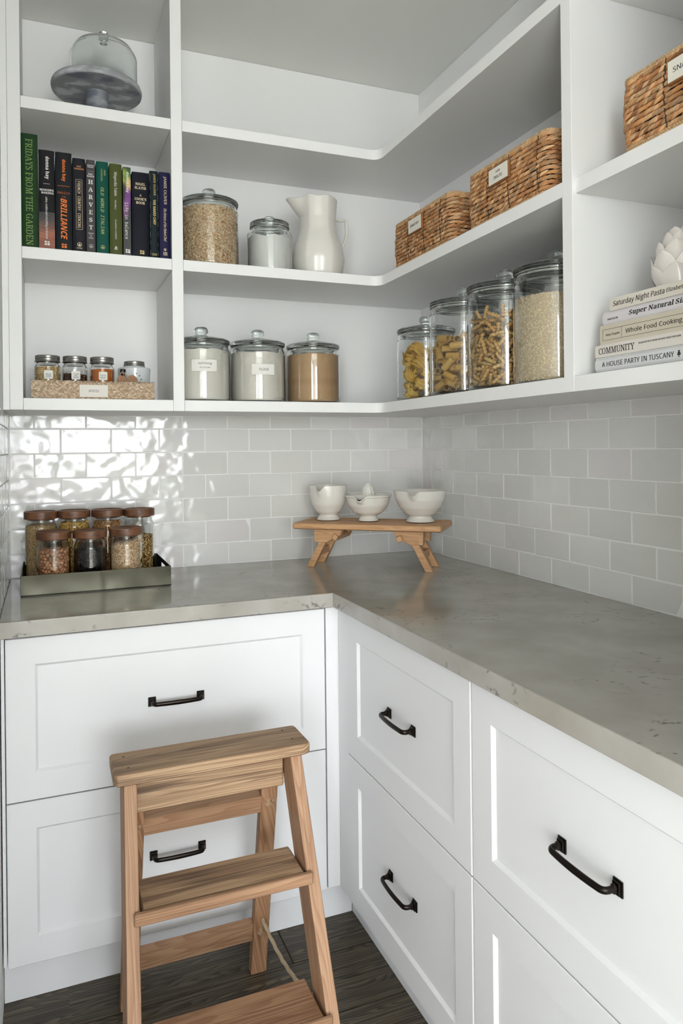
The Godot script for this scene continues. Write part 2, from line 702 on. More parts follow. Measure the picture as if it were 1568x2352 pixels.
func tile_row(wall: Node, side: int, y0: float, y1: float, phase: float, a0: float, a1: float, r: int) -> void:
	var pitch := 0.1475 if side == 0 else 0.1493
	var k := ceili((a0 - phase) / pitch)
	var cuts := [a0]
	while phase + k * pitch < a1 - 0.004:
		if phase + k * pitch > a0 + 0.004:
			cuts.append(phase + k * pitch)
		k += 1
	cuts.append(a1)
	var g := 0.0016
	for q in cuts.size() - 1:
		var w: float = cuts[q + 1] - cuts[q] - 2.0 * g
		var h := y1 - y0 - 2.0 * g
		if w < 0.004:
			continue
		var mid: float = (cuts[q] + cuts[q + 1]) / 2.0
		var mb := MB.new()
		mb.box(Vector3.ZERO, Vector3(w + rng.randf_range(-0.0006, 0.0004), h + rng.randf_range(-0.0006, 0.0004), 0.009), 0.0011)
		var o := part("tile", mb, M.tiles[rng.randi() % 5], wall)
		var tilt := Vector3(rng.randfn(0, 0.0035), rng.randfn(0, 0.0035), rng.randfn(0, 0.002))
		var sink := rng.randf_range(-0.0004, 0.0004) - 0.0041
		if side == 0:
			o.position = Vector3(mid, (y0 + y1) / 2.0, sink)
			o.rotation = tilt
		elif side == 1:
			o.position = Vector3(-sink, (y0 + y1) / 2.0, mid)
			o.rotation = Vector3(tilt.x, -PI / 2 + tilt.y, tilt.z)
		else:
			o.position = Vector3(LEFT_X + sink, (y0 + y1) / 2.0, mid)
			o.rotation = Vector3(tilt.x, PI / 2 + tilt.y, tilt.z)


# ------------------------------------------------------------------ base cabinets
# shaker drawer front in its own frame: x across, y up, front face at z = 0
func drawer_front(w: float, h: float, rail := 0.0615, stile := 0.0615) -> MB:
	var mb := MB.new()
	var t := 0.02
	var ch := 0.0015
	var bev := 0.006
	var dep := 0.0065
	var o := [Vector2(-w / 2, -h / 2), Vector2(w / 2, -h / 2), Vector2(w / 2, h / 2), Vector2(-w / 2, h / 2)]
	var i := [Vector2(-w / 2 + stile, -h / 2 + rail), Vector2(w / 2 - stile, -h / 2 + rail), Vector2(w / 2 - stile, h / 2 - rail), Vector2(-w / 2 + stile, h / 2 - rail)]
	var f := Vector3(0, 0, 1)
	for k in 4:
		var k2 := (k + 1) % 4
		var d: Vector2 = (o[k2] - o[k]).normalized()
		var out := Vector3(d.y, -d.x, 0)
		var oa: Vector2 = o[k] - Vector2(signf(o[k].x), signf(o[k].y)) * ch
		var ob: Vector2 = o[k2] - Vector2(signf(o[k2].x), signf(o[k2].y)) * ch
		mb.face(V3(oa, 0), V3(ob, 0), V3(i[k2], 0), V3(i[k], 0), f)
		mb.face(V3(oa, 0), V3(ob, 0), V3(o[k2], -ch), V3(o[k], -ch), (out + f).normalized())
		mb.face(V3(o[k], -ch), V3(o[k2], -ch), V3(o[k2], -t), V3(o[k], -t), out)
		# sloping moulding down to the panel
		var ja: Vector2 = i[k] - Vector2(signf(i[k].x), signf(i[k].y)) * bev
		var jb: Vector2 = i[k2] - Vector2(signf(i[k2].x), signf(i[k2].y)) * bev
		mb.face(V3(i[k], 0), V3(i[k2], 0), V3(jb, -dep), V3(ja, -dep), (f * bev - out * dep).normalized())
		i[k] = i[k]
	var p := Vector2(w / 2 - stile - bev, h / 2 - rail - bev)
	mb.face(Vector3(-p.x, -p.y, -dep), Vector3(p.x, -p.y, -dep), Vector3(p.x, p.y, -dep), Vector3(-p.x, p.y, -dep), f)
	mb.face(Vector3(-w / 2, -h / 2, -t), Vector3(w / 2, -h / 2, -t), Vector3(w / 2, h / 2, -t), Vector3(-w / 2, h / 2, -t), -f)
	return mb


func V3(p: Vector2, z: float) -> Vector3:
	return Vector3(p.x, p.y, z)


func pull_mesh() -> ArrayMesh:
	var mb := MB.new()
	var c := 0.0585
	for s in [-1, 1]:
		# stepped square foot
		mb.box(Vector3(s * c, 0.0, 0.0015), Vector3(0.0185, 0.0225, 0.003), 0.0008)
		mb.box(Vector3(s * c, 0.0, 0.0045), Vector3(0.0150, 0.0190, 0.005), 0.0020)
		mb.box(Vector3(s * c, 0.0, 0.0095), Vector3(0.0105, 0.0135, 0.008), 0.0030)
	var path := PackedVector3Array()
	var ra := PackedFloat32Array()
	var rb := PackedFloat32Array()
	var ctrl := rounded([Vector3(-c, 0.006, 0), Vector3(-c, 0.0262, 0.014), Vector3(c, 0.0262, 0.014), Vector3(c, 0.006, 0)], 7)
	for k in ctrl.size():
		var bow := 0.0035 * (1.0 - pow(absf(ctrl[k].x) / c, 2.0))
		path.append(Vector3(ctrl[k].x, 0, ctrl[k].y + bow))
	var dense := PackedVector3Array()
	for k in path.size() - 1:
		var steps := 10 if path[k].distance_to(path[k + 1]) > 0.04 else 1
		for s in steps:
			var q := path[k].lerp(path[k + 1], float(s) / steps)
			if steps > 1:
				q.z = 0.0262 + 0.0035 * (1.0 - pow(absf(q.x) / c, 2.0))
			dense.append(q)
	dense.append(path[path.size() - 1])
	for q in dense:
		var mid := 1.0 - absf(q.x) / c
		ra.append(0.0040)
		rb.append(0.0052 + 0.0006 * mid)
	mb.tube(dense, ra, rb, Vector3(0, 1, 0), 12, false)
	return mb.done()


func cabinets() -> void:
	M.pull = pull_mesh()
	# ---- drawers under the back run
	var fz := 0.5827
	var cb := thing("drawer_cabinet", "white cabinet of two wide drawers behind the wooden step ladder", "cabinet", Vector3(-0.995, 0, 0))
	var mb := MB.new()
	mb.box(Vector3(0, 0.4865, 0.28), Vector3(0.765, 0.741, 0.56), 0.0)
	part("carcass", mb, M.paint, cb)
	for k in 2:
		var y0: float = [0.4867, 0.1155][k]
		var y1: float = [0.8562, 0.4838][k]
		var d := part("drawer", drawer_front(0.7665, y1 - y0), M.paint, cb)
		d.position = Vector3(0, (y0 + y1) / 2.0, fz)
		var hd := mi("handle", M.pull, M.bronze, d)
		hd.position = Vector3(-0.003, 0, -0.0065)
		hd.set_meta("label", "dark bronze bow handle")
	var tk := MB.new()
	tk.box(Vector3(0.042, 0.057, 0.5127), Vector3(0.872, 0.112, 0.02), 0.0)
	part("toe_kick", tk, M.paint, cb)
	var fp := MB.new()
	fp.box(Vector3(0.409, 0.4865, 0.5707), Vector3(0.044, 0.741, 0.02), 0.0008)
	part("corner_filler", fp, M.paint, cb)
	var sf := MB.new()
	sf.box(Vector3(-0.389, 0.487, 0.565), Vector3(0.0075, 0.742, 0.02), 0.0008)
	part("scribe_filler", sf, M.paint, cb)
	# ---- drawers under the right run
	var fx := -0.5756
	var cr := thing("drawer_cabinet", "white cabinet of two drawers next to the inner corner under the worktop", "cabinet", Vector3(0, 0, 0.944))
	build_right_bank(cr, fx, 0.588, true)
	var cs := thing("drawer_cabinet", "white cabinet of two drawers at the right edge, nearest the camera", "cabinet", Vector3(0, 0, 1.5445))
	build_right_bank(cs, fx, 0.605, false)
	# ---- worktop
	var w := MB.new()
	var poly := PackedVector2Array([Vector2(LEFT_X, 0), Vector2(0, 0), Vector2(0, 1.86), Vector2(-0.5956, 1.86), Vector2(-0.5956, 0.6027), Vector2(LEFT_X, 0.6027)])
	w.prism(poly, WT - 0.0381, WT, 0.0022)
	tag(part("worktop", w, M.stone), "grey veined stone worktop turning the corner above the white drawers", "worktop")


func build_right_bank(root: Node3D, fx: float, w: float, first: bool) -> void:
	var mb := MB.new()
	mb.box(Vector3(-0.28, 0.4865, 0), Vector3(0.545, 0.741, w), 0.0)
	part("carcass", mb, M.paint, root)
	for k in 2:
		var y0: float = [0.4955, 0.1170][k]
		var y1: float = [0.8562, 0.4925][k]
		var d := part("drawer", drawer_front(w - 0.001, y1 - y0), M.paint, root)
		d.position = Vector3(fx, (y0 + y1) / 2.0, 0)
		d.rotation.y = -PI / 2
		var hd := mi("handle", M.pull, M.bronze, d)
		hd.position = Vector3(0, 0, -0.0065)
		hd.set_meta("label", "dark bronze bow handle")
	var tk := MB.new()
	tk.box(Vector3(-0.5056, 0.057, 0.0 if not first else -0.0635), Vector3(0.02, 0.112, w if not first else w + 0.127), 0.0)
	part("toe_kick", tk, M.paint, root)
	if first:
		var fp := MB.new()
		fp.box(Vector3(-0.5636, 0.4865, -0.3275), Vector3(0.02, 0.741, 0.066), 0.0008)
		part("corner_filler", fp, M.paint, root)


# ------------------------------------------------------------------ open shelving
func shelving() -> void:
	var lt := thing("shelf_tower", "narrow white shelf tower of three niches at the left with cookbooks and spices", "shelving", Vector3(-1.1325, 0, 0))
	for s in [[-1.3737, -1.3416], [-0.955, -0.9235]]:
		var mb := MB.new()
		mb.box(Vector3((s[0] + s[1]) / 2.0 + 1.1325, (S1B + CEIL) / 2.0, SBZ / 2.0), Vector3(s[1] - s[0], CEIL - S1B, SBZ), 0.0012)
		part("side_panel", mb, M.shelf, lt)
	for y in [[S1B, S1T], [S2B, S2T], [S3B, S3T]]:
		var mb := MB.new()
		mb.box(Vector3((-1.3416 - 0.955) / 2.0 + 1.1325, (y[0] + y[1]) / 2.0, SBZ / 2.0 - 0.0006), Vector3(0.3864, y[1] - y[0], SBZ - 0.0012), 0.001)
		part("shelf", mb, M.shelf, lt)
	var bp := MB.new()
	bp.box(Vector3((-1.3416 - 0.955) / 2.0 + 1.1325, (S1B + CEIL) / 2.0, 0.0), Vector3(0.3864, CEIL - S1B - 0.002, 0.005), 0.0)
	part("back_panel", bp, M.shelf, lt)
	var sc := MB.new()
	sc.box(Vector3((LEFT_X - 1.3737) / 2.0 + 1.1325, (S1B + CEIL) / 2.0, SBZ / 2.0 - 0.002), Vector3(0.0160, CEIL - S1B, SBZ - 0.004), 0.0005)
	part("scribe_filler", sc, M.shelf, lt)
	# corner shelves, L-shaped with a rounded inner corner
	var cs := thing("corner_shelves", "three white L-shaped corner shelves carrying glass jars, pitcher and woven baskets", "shelving", Vector3(-0.3, 0, 0.3))
	for y in [[S1B, S1T], [S2B, S2T], [S3B, S3T]]:
		var outline := rounded([Vector3(-0.9232, 0, 0), Vector3(0, 0, 0), Vector3(0, 1.1824, 0), Vector3(SRX, 1.1824, 0), Vector3(SRX, SBZ, 0.034), Vector3(-0.9232, SBZ, 0)], 6, true)
		for k in outline.size():
			outline[k] -= Vector2(-0.3, 0.3)
		var mb := MB.new()
		mb.prism(outline, y[0], y[1], 0.001)
		part("shelf", mb, M.shelf, cs)
	var bk := MB.new()
	bk.box(Vector3(-0.9232 / 2.0 + 0.3, (S1B + CEIL) / 2.0, -0.3), Vector3(0.9232, CEIL - S1B - 0.002, 0.005), 0.0)
	bk.box(Vector3(0.3, (S1B + CEIL) / 2.0, 1.1824 / 2.0 - 0.3), Vector3(0.0044, CEIL - S1B - 0.002, 1.1824), 0.0)
	part("back_panel", bk, M.shelf, cs)
	# right tower
	var rt := thing("shelf_tower", "white shelf tower at the right edge with a basket and stacked pale books", "shelving", Vector3(-0.15, 0, 1.5))
	for s in [[1.1826, 1.2136], [1.85, 1.88]]:
		var mb := MB.new()
		mb.box(Vector3(SRX / 2.0 + 0.15, (S1B + CEIL) / 2.0, (s[0] + s[1]) / 2.0 - 1.5), Vector3(-SRX, CEIL - S1B, s[1] - s[0]), 0.0012)
		part("side_panel", mb, M.shelf, rt)
	for y in [[S1B, S1T, 0.0006], [S2B, S2T - 0.001, 0.0095], [S3B + 0.012, S3T + 0.012, 0.0095]]:
		var mb := MB.new()
		mb.box(Vector3((SRX + y[2]) / 2.0 + 0.15, (y[0] + y[1]) / 2.0, (1.2136 + 1.85) / 2.0 - 1.5), Vector3(-SRX - y[2], y[1] - y[0], 0.6362), 0.001)
		part("shelf", mb, M.shelf, rt)
	var bq := MB.new()
	bq.box(Vector3(0.15, (S1B + CEIL) / 2.0, (1.2136 + 1.85) / 2.0 - 1.5), Vector3(0.0044, CEIL - S1B - 0.002, 0.6362), 0.0)
	part("back_panel", bq, M.shelf, rt)


# ------------------------------------------------------------------ glass jars
func glass(tint := Color(0.992, 0.997, 0.994)) -> StandardMaterial3D:
	var key := "glass_" + tint.to_html()
	if not M.has(key):
		var m := plain(Color(tint.r, tint.g, tint.b, 0.0), 0.0)
		m.transparency = BaseMaterial3D.TRANSPARENCY_ALPHA
		m.refraction_enabled = true
		m.refraction_scale = 0.05
		M[key] = m
	return M[key]


func jar_body_mesh(r: float, hb: float, rn: float, hl: float, t := 0.0032) -> ArrayMesh:
	var mb := MB.new()
	var p := rounded([
		Vector3(0, 0, 0), Vector3(r, 0, 0.010), Vector3(r, hb, 0.016),
		Vector3(rn, hb + 0.013, 0.004), Vector3(rn, hb + 0.017, 0.002), Vector3(rn + 0.0035, hb + 0.019, 0.0025), Vector3(rn + 0.0035, hl, 0.0025),
		Vector3(rn - t, hl, 0.0015), Vector3(rn - t, hb + 0.012, 0.004), Vector3(r - t, hb - 0.002, 0.014), Vector3(r - t, 0.0028, 0.009), Vector3(0, 0.0028, 0)], 5)
	mb.lathe(p, 64, 0.75)
	return mb.done()


func jar_lid_mesh(rl: float, rn: float, yl: float, dome: float, knob_r: float, knob_h: float) -> ArrayMesh:
	var mb := MB.new()
	var yd := yl + 0.013 + dome
	var p := rounded([
		Vector3(0, yd - 0.006, 0), Vector3(rl * 0.45, yd - 0.009, 0.02), Vector3(rn - 0.016, yl + 0.004, 0.006), Vector3(rn - 0.012, yl - 0.008, 0.002), Vector3(rn - 0.0055, yl - 0.008, 0.002),
		Vector3(rn - 0.0045, yl + 0.0005, 0.001), Vector3(rl - 0.003, yl + 0.0005, 0.002), Vector3(rl - 0.0005, yl + 0.0045, 0.003), Vector3(rl - 0.003, yl + 0.006, 0.0015), Vector3(rl, yl + 0.0095, 0.0035),
		Vector3(rl - 0.006, yl + 0.0135, 0.004), Vector3(rl * 0.5, yd - 0.003, 0.05), Vector3(0.0150, yd, 0.004), Vector3(knob_r * 0.62, yd + 0.004, 0.003),
		Vector3(knob_r, yd + knob_h * 0.42, knob_r * 0.6), Vector3(knob_r * 0.86, yd + knob_h, knob_r * 0.5), Vector3(0, yd + knob_h, 0)], 6)
	mb.lathe(p, 64, 0.75)
	return mb.done()


# heap that fills a jar: bottom follows the glass, top uneven
func fill_mesh(r: float, y0: float, y1: float, seed_: int, amp: float, tilt := Vector2.ZERO, rough := 0.0) -> MB:
	var mb := MB.new()
	var f := FastNoiseLite.new()
	f.seed = seed_
	f.frequency = 14.0
	f.fractal_octaves = 3
	var seg := 72
	var height := func(x: float, z: float) -> float:
		return y1 + f.get_noise_2d(x, z) * amp + x * tilt.x + z * tilt.y
	var prof := [Vector2(0.0, y0), Vector2(r * 0.5, y0), Vector2(r - 0.009, y0), Vector2(r - 0.0027, y0 + 0.0027), Vector2(r, y0 + 0.009)]
	var rows := []
	for p in prof:
		rows.append([p.x, p.y, false, 0.0])
	var n := 14
	for k in n:
		rows.append([r, y0 + 0.009, true, float(k + 1) / n])
	for k in range(11, -1, -1):
		rows.append([r * k / 12.0, 0.0, true, 2.0])
	var pts := []
	for q in rows:
		var line := PackedVector3Array()
		for s in seg + 1:
			var a := TAU * (s % seg) / seg
			var x: float = q[0] * cos(a)
			var z: float = q[0] * sin(a)
			var y: float = q[1]
			if q[2]:
				y = height.call(x, z)
				if q[3] < 1.5:
					y = lerpf(y0 + 0.009, y, q[3])
			line.append(Vector3(x, y, z))
		pts.append(line)
	var base := 0
	for k in pts.size():
		for s in seg + 1:
			var nn: Vector3
			var p: Vector3 = pts[k][s]
			if rows[k][2] and rows[k][3] > 1.5:
				nn = Vector3.UP
			elif k < 3:
				nn = Vector3.DOWN
			else:
				nn = Vector3(p.x, 0, p.z).normalized()
			mb.vert(p, nn, Vector2(float(s) / seg * TAU * r, p.y))
	# top edge ring again, so that it stays crisp
	for k in pts.size() - 1:
		for s in seg:
			var a := base + k * (seg + 1) + s
			var b := a + seg + 1
			mb.tri(a, a + 1, b)
			mb.tri(a + 1, b + 1, b)
	return mb


func stuff(o: Node, label: String, category: String) -> Node:
	tag(o, label, category)
	o.set_meta("kind", "stuff")
	return o


# a heap of small grains: a core and, on its surface, thousands of instanced grains
func grain_heap(called: String, label: String, category: String, at: Vector3, r: float, y0: float, y1: float, tilt: Vector2, grain: Vector3, colors: Array, count: int, core: Color, lie := 0.5, grain_mesh: Mesh = null) -> void:
	var sd := rng.randi() % 1000
	var inset := grain.z * 0.5
	var mb := fill_mesh(r - inset * 1.2, y0, y1 - inset, sd, 0.003, tilt)
	var o := part(called, mb, plain(core, 0.9))
	o.position = at
	stuff(o, label, category)
	var mm := MultiMesh.new()
	mm.transform_format = MultiMesh.TRANSFORM_3D
	mm.use_colors = true
	if grain_mesh == null:
		var sp := SphereMesh.new()
		sp.radius = 0.5
		sp.height = 1.0
		sp.radial_segments = 8
		sp.rings = 4
		grain_mesh = sp
	mm.mesh = grain_mesh
	mm.instance_count = count
	var side_area := TAU * r * (y1 - y0)
	var top_area := PI * r * r
	for k in count:
		var p: Vector3
		var nn: Vector3
		if rng.randf() < side_area / (side_area + top_area):
			var a := rng.randf() * TAU
			nn = Vector3(cos(a), 0, sin(a))
			var rr := r - inset
			var yt := y1 + cos(a) * rr * tilt.x + sin(a) * rr * tilt.y
			p = Vector3(cos(a) * rr, lerpf(y0 + grain.y * 0.4, yt, rng.randf()), sin(a) * rr)
		else:
			var a := rng.randf() * TAU
			var rr := (r - inset * 2.0) * sqrt(rng.randf())
			p = Vector3(cos(a) * rr, 0, sin(a) * rr)
			p.y = y1 + p.x * tilt.x + p.z * tilt.y + rng.randf_range(-0.3, 0.35) * grain.y
			nn = Vector3.UP
		var t1 := nn.cross(Vector3(0.3, 1, 0.2)).normalized()
		var t2 := nn.cross(t1)
		var bs := Basis(t1, t2, nn).orthonormalized()
		bs = bs * Basis(Vector3(0, 0, 1), rng.randf() * TAU) * Basis(Vector3(1, 0, 0), rng.randfn(0, lie)) * Basis(Vector3(0, 1, 0), rng.randfn(0, lie))
		var sc := rng.randf_range(0.8, 1.15)
		mm.set_instance_transform(k, Transform3D(bs * Basis.from_scale(grain * sc), p))
		var c: Color = colors[rng.randi() % colors.size()]
		mm.set_instance_color(k, (c * rng.randf_range(0.90, 1.08)).srgb_to_linear())
	var mi_ := MultiMeshInstance3D.new()
	mi_.name = "grain"
	mi_.multimesh = mm
	if not M.has("grain"):
		M.grain = plain(Color.WHITE, 0.6)
		M.grain.vertex_color_use_as_albedo = true
		M.grain.metallic_specular = 0.25
	mi_.material_override = M.grain
	mi_.set_meta("kind", "stuff")
	o.add_child(mi_, true)


# paper patch on a cylinder, facing +z before turning; returns the mesh instance
func curved_label(parent: Node, r: float, y0: float, y1: float, w: float, turn: float, lines: Array, corner := 0.0, paper := Color(0.93, 0.92, 0.89)) -> void:
	var mb := MB.new()
	var n := 14
	for k in n:
		var a := (float(k) / n - 0.5) * w / r
		var b := (float(k + 1) / n - 0.5) * w / r
		var ca := 0.0
		var cb := 0.0
		if corner > 0.0:
			var ea := maxf(0.0, corner - (w / 2.0 - absf(a * r)))
			var eb := maxf(0.0, corner - (w / 2.0 - absf(b * r)))
			ca = corner - sqrt(maxf(corner * corner - ea * ea, 0.0))
			cb = corner - sqrt(maxf(corner * corner - eb * eb, 0.0))
		var na := Vector3(sin(a), 0, cos(a))
		var nb := Vector3(sin(b), 0, cos(b))
		for rr in [[r, 1.0], [r - 0.0002, -1.0]]:
			mb.quad(mb.vert(na * rr[0] + Vector3.UP * (y0 + ca), na * rr[1]), mb.vert(nb * rr[0] + Vector3.UP * (y0 + cb), nb * rr[1]), mb.vert(nb * rr[0] + Vector3.UP * (y1 - cb), nb * rr[1]), mb.vert(na * rr[0] + Vector3.UP * (y1 - ca), na * rr[1]))
	var o := part("label", mb, plain(paper, 0.75), parent)
	o.rotation.y = turn
	var tx := MB.new()
	for l in lines:       # [text, font, width, height, x, y, slant]
		letters(tx, l[0], font(l[1]), Transform3D(Basis.IDENTITY, Vector3(l[4], l[5], 0)), l[2], l[3], l[6], 0.0002)
	for k in tx.v.size():
		var p := tx.v[k]
		var a := p.x / r
		var rr := r + p.z
		tx.v[k] = Vector3(sin(a) * rr, p.y, cos(a) * rr)
		tx.n[k] = Vector3(sin(a), 0, cos(a)) if absf(tx.n[k].z) > 0.5 else tx.n[k]
	part("lettering", tx, ink(), o)


func ink(c := Color(0.07, 0.07, 0.075)) -> StandardMaterial3D:
	var key := "ink_" + c.to_html()
	if not M.has(key):
		M[key] = plain(c, 0.6)
	return M[key]


func jar(label: String, at: Vector3, r: float, hb: float, hl: float, group := "lidded glass storage jars", small := false) -> Node3D:
	var o := thing("glass_jar", label, "jar", at, 0.0, group)
	var rn := r - 0.0055 if not small else r - 0.012
	var key := "jar_%.4f_%.4f_%.4f" % [r, hb, hl]
	if not M.has(key):
		M[key] = [jar_body_mesh(r, hb, rn, hl), jar_lid_mesh(r + 0.0012 if not small else rn + 0.003, rn, hl, 0.013 if not small else 0.006, 0.0212 if not small else 0.0165, 0.0265 if not small else 0.013)]
	mi("body", M[key][0], glass(), o)
	mi("lid", M[key][1], glass(Color(0.955, 0.98, 0.97)), o)
	return o


func pantry_jars() -> void:
	var back := [
		["glass storage jar of rolled oats, beside the shelf post", Vector3(-0.827, S2T, 0.205), 0.0876, 0.171, 0.192],
		["glass jar of white flour with a handwritten self-rising label", Vector3(-0.856, S1T, 0.215), 0.0838, 0.151, 0.171],
		["glass jar of white flour with a label reading FLOUR", Vector3(-0.6835, S1T, 0.215), 0.0838, 0.151, 0.171],
		["glass jar of light brown sugar without a label", Vector3(-0.503, S1T, 0.215), 0.0838, 0.151, 0.171],
	]
	var made := []
	for b in back:
		made.append(jar(b[0], b[1], b[2], b[3], b[4]))
	var rf := 0.0838 - 0.0039
	# flours and sugars
	var specs := [
		["flour", "white self-rising flour filling the leftmost jar on the bottom shelf", "flour", back[1][1], rf, 0.149, Color(0.985, 0.965, 0.915), 0.005],
		["flour", "white flour filling the middle jar on the bottom corner shelf", "flour", back[2][1], rf, 0.149, Color(0.985, 0.96, 0.91), 0.005],
	]
	for s in specs:
		var m := plain(s[6], 0.95)
		m.normal_enabled = true
		m.normal_texture = noise_normal(0.05, 256, 5.0, 9, 4)
		m.normal_scale = 0.3
		triplanar(m, 9.0, false)
		var o := part(s[0], fill_mesh(s[4], 0.0034, s[5], rng.randi() % 999, s[7]), m)
		o.position = s[3]
		stuff(o, s[1], s[2])
	brown_sugar(back[3][1], rf)
	curved_label(made[1], 0.0842, 0.085, 0.118, 0.074, -0.10, [["Self-Rising", "sans", 0.040, 0.0085, 0.002, 0.107, 0.25], ["FLOUR", "sans", 0.030, 0.0036, 0.002, 0.0955, 0.05]])
	curved_label(made[2], 0.0842, 0.080, 0.111, 0.070, -0.07, [["FLOUR", "sans", 0.028, 0.0078, 0.002, 0.0955, 0.05]])
	# oats
	grain_heap("rolled_oats", "pale rolled oats filling the big jar beside the shelf post", "oats", back[0][1], 0.0876 - 0.0042, 0.0036, 0.170, Vector2(0.0, 0.02), Vector3(0.0078, 0.0062, 0.0016), [Color(0.93, 0.81, 0.64), Color(0.96, 0.87, 0.72), Color(0.88, 0.74, 0.56), Color(0.94, 0.83, 0.68), Color(0.78, 0.60, 0.42), Color(0.98, 0.91, 0.78)], 11000, Color(0.80, 0.63, 0.45), 0.42)
	# small jar of white sugar
	var sj := jar("small glass jar of white sugar with a flat knob, beside the pitcher", Vector3(-0.640, S2T, 0.21), 0.0700, 0.123, 0.148, "lidded glass storage jars", true)
	var sm := plain(Color(0.99, 0.985, 0.965), 0.9)
	var sg := part("sugar", fill_mesh(0.0700 - 0.0038, 0.0034, 0.106, 77, 0.010, Vector2(-0.10, 0.0)), sm)
	sg.position = sj.position
	stuff(sg, "white sugar heaped in the small jar beside the pitcher", "sugar")
	# four tall jars on the right
	var tall := [
		["glass jar of tagliatelle nests, first of the pasta jars from the corner", Vector3(-0.2150, S1T, 0.428), 0.0880, 0.183, 0.2035],
		["glass jar of rigatoni tubes, half filled, between tagliatelle and fusilli", Vector3(-0.2150, S1T, 0.646), 0.0960, 0.222, 0.245],
		["tall glass jar packed with fusilli spirals on the bottom right shelf", Vector3(-0.2150, S1T, 0.842), 0.0960, 0.226, 0.249],
		["tall glass jar of pale rice beside the right shelf post", Vector3(-0.2150, S1T, 1.040), 0.0960, 0.226, 0.249],
	]
	for b in tall:
		jar(b[0], b[1], b[2], b[3], b[4])
	grain_heap("rice", "pale rice filling the tall jar beside the right shelf post", "rice", tall[3][1], 0.0960 - 0.0042, 0.0036, 0.193, Vector2(0.02, 0.0), Vector3(0.0046, 0.0021, 0.0019), [Color(0.97, 0.89, 0.74), Color(0.99, 0.93, 0.80), Color(0.92, 0.82, 0.66), Color(0.98, 0.91, 0.77)], 14000, Color(0.86, 0.78, 0.65), 0.25)
	tagliatelle(tall[0][1], 0.0880 - 0.004, 0.172)
	rigatoni(tall[1][1], 0.0960 - 0.004, 0.170)
	fusilli(tall[2][1], 0.0960 - 0.004, 0.220)


func brown_sugar(at: Vector3, rf: float) -> void:
	var sz := Vector2i(256, 256)
	var f := FastNoiseLite.new()
	f.seed = 4
	f.frequency = 0.02
	f.fractal_octaves = 4
	var im := Image.create(sz.x, sz.y, false, Image.FORMAT_RGB8)
	for y in sz.y:
		for x in sz.x:
			var t := 0.5 + 0.45 * f.get_noise_2d(x * 0.25, y * 1.1)
			var band := exp(-pow((y - 150.0 - 6.0 * f.get_noise_2d(x * 0.3, 5.0)) / 14.0, 2.0))
			var g := f.get_noise_2d(x * 9.0, y * 9.0) * 0.10
			im.set_pixel(x, y, Color(0.83, 0.69, 0.52).lerp(Color(0.75, 0.595, 0.43), clampf(t * 0.5 + band * 0.55 + g, 0, 1)))
	var m := plain(Color.WHITE, 0.95)
	m.albedo_texture = img_tex(im)
	m.uv1_scale = Vector3(1.0 / 0.25, -1.0 / 0.16, 1)
	var o := part("brown_sugar", fill_mesh(rf, 0.0034, 0.150, 31, 0.0025), m)
	o.position = at
	stuff(o, "light brown sugar filling the rightmost jar of the bottom back shelf", "sugar")


func pasta_mat(c: Color) -> StandardMaterial3D:
	var m := plain(c, 0.5)
	m.subsurf_scatter_enabled = true
	m.subsurf_scatter_strength = 0.1
	return m


# random pieces packed upward in a cylinder: returns transforms whose local x axis is the length
func packed(r: float, y0: float, y1: float, len: float, rad: float, want: int, shell: float, flat: float, gap := 0.85) -> Array:
	var out := []
	var kept := []
	var tries := want * 26
	for k in tries:
		if out.size() >= want:
			break
		var a := rng.randf() * TAU
		var rr := lerpf(shell, r - rad, sqrt(rng.randf()))
		var y := lerpf(y0 + rad, y1 - rad, float(k) / tries)
		var dir := Vector3(rng.randfn(), rng.randfn() * flat, rng.randfn()).normalized()
		var p := Vector3(cos(a) * rr, y, sin(a) * rr)
		# keep both ends inside the glass
		var ok := true
		for e in [-1.0, 1.0]:
			var q: Vector3 = p + dir * len * 0.5 * e
			if Vector2(q.x, q.z).length() > r - rad * 0.9 or q.y < y0 + rad * 0.9 or q.y > y1 + rad:
				ok = false
		if not ok:
			continue
		var mine := []
		for s in 5:
			mine.append(p + dir * len * (s / 4.0 - 0.5) * 0.9)
		for other in range(maxi(0, kept.size() - 90), kept.size()):
			if absf(kept[other][2].y - p.y) > len:
				continue
			for q in mine:
				for w in kept[other]:
					if q.distance_squared_to(w) < pow(rad * 2.0 * gap, 2.0):
						ok = false
						break
				if not ok:
					break
			if not ok:
				break
		if not ok:
			continue
		kept.append(mine)
		var up := dir.cross(Vector3(0.2, 0.3, 1)).normalized()
		out.append(Transform3D(Basis(dir, up, dir.cross(up)).orthonormalized() * Basis(Vector3.RIGHT, rng.randf() * TAU), p))
	return out


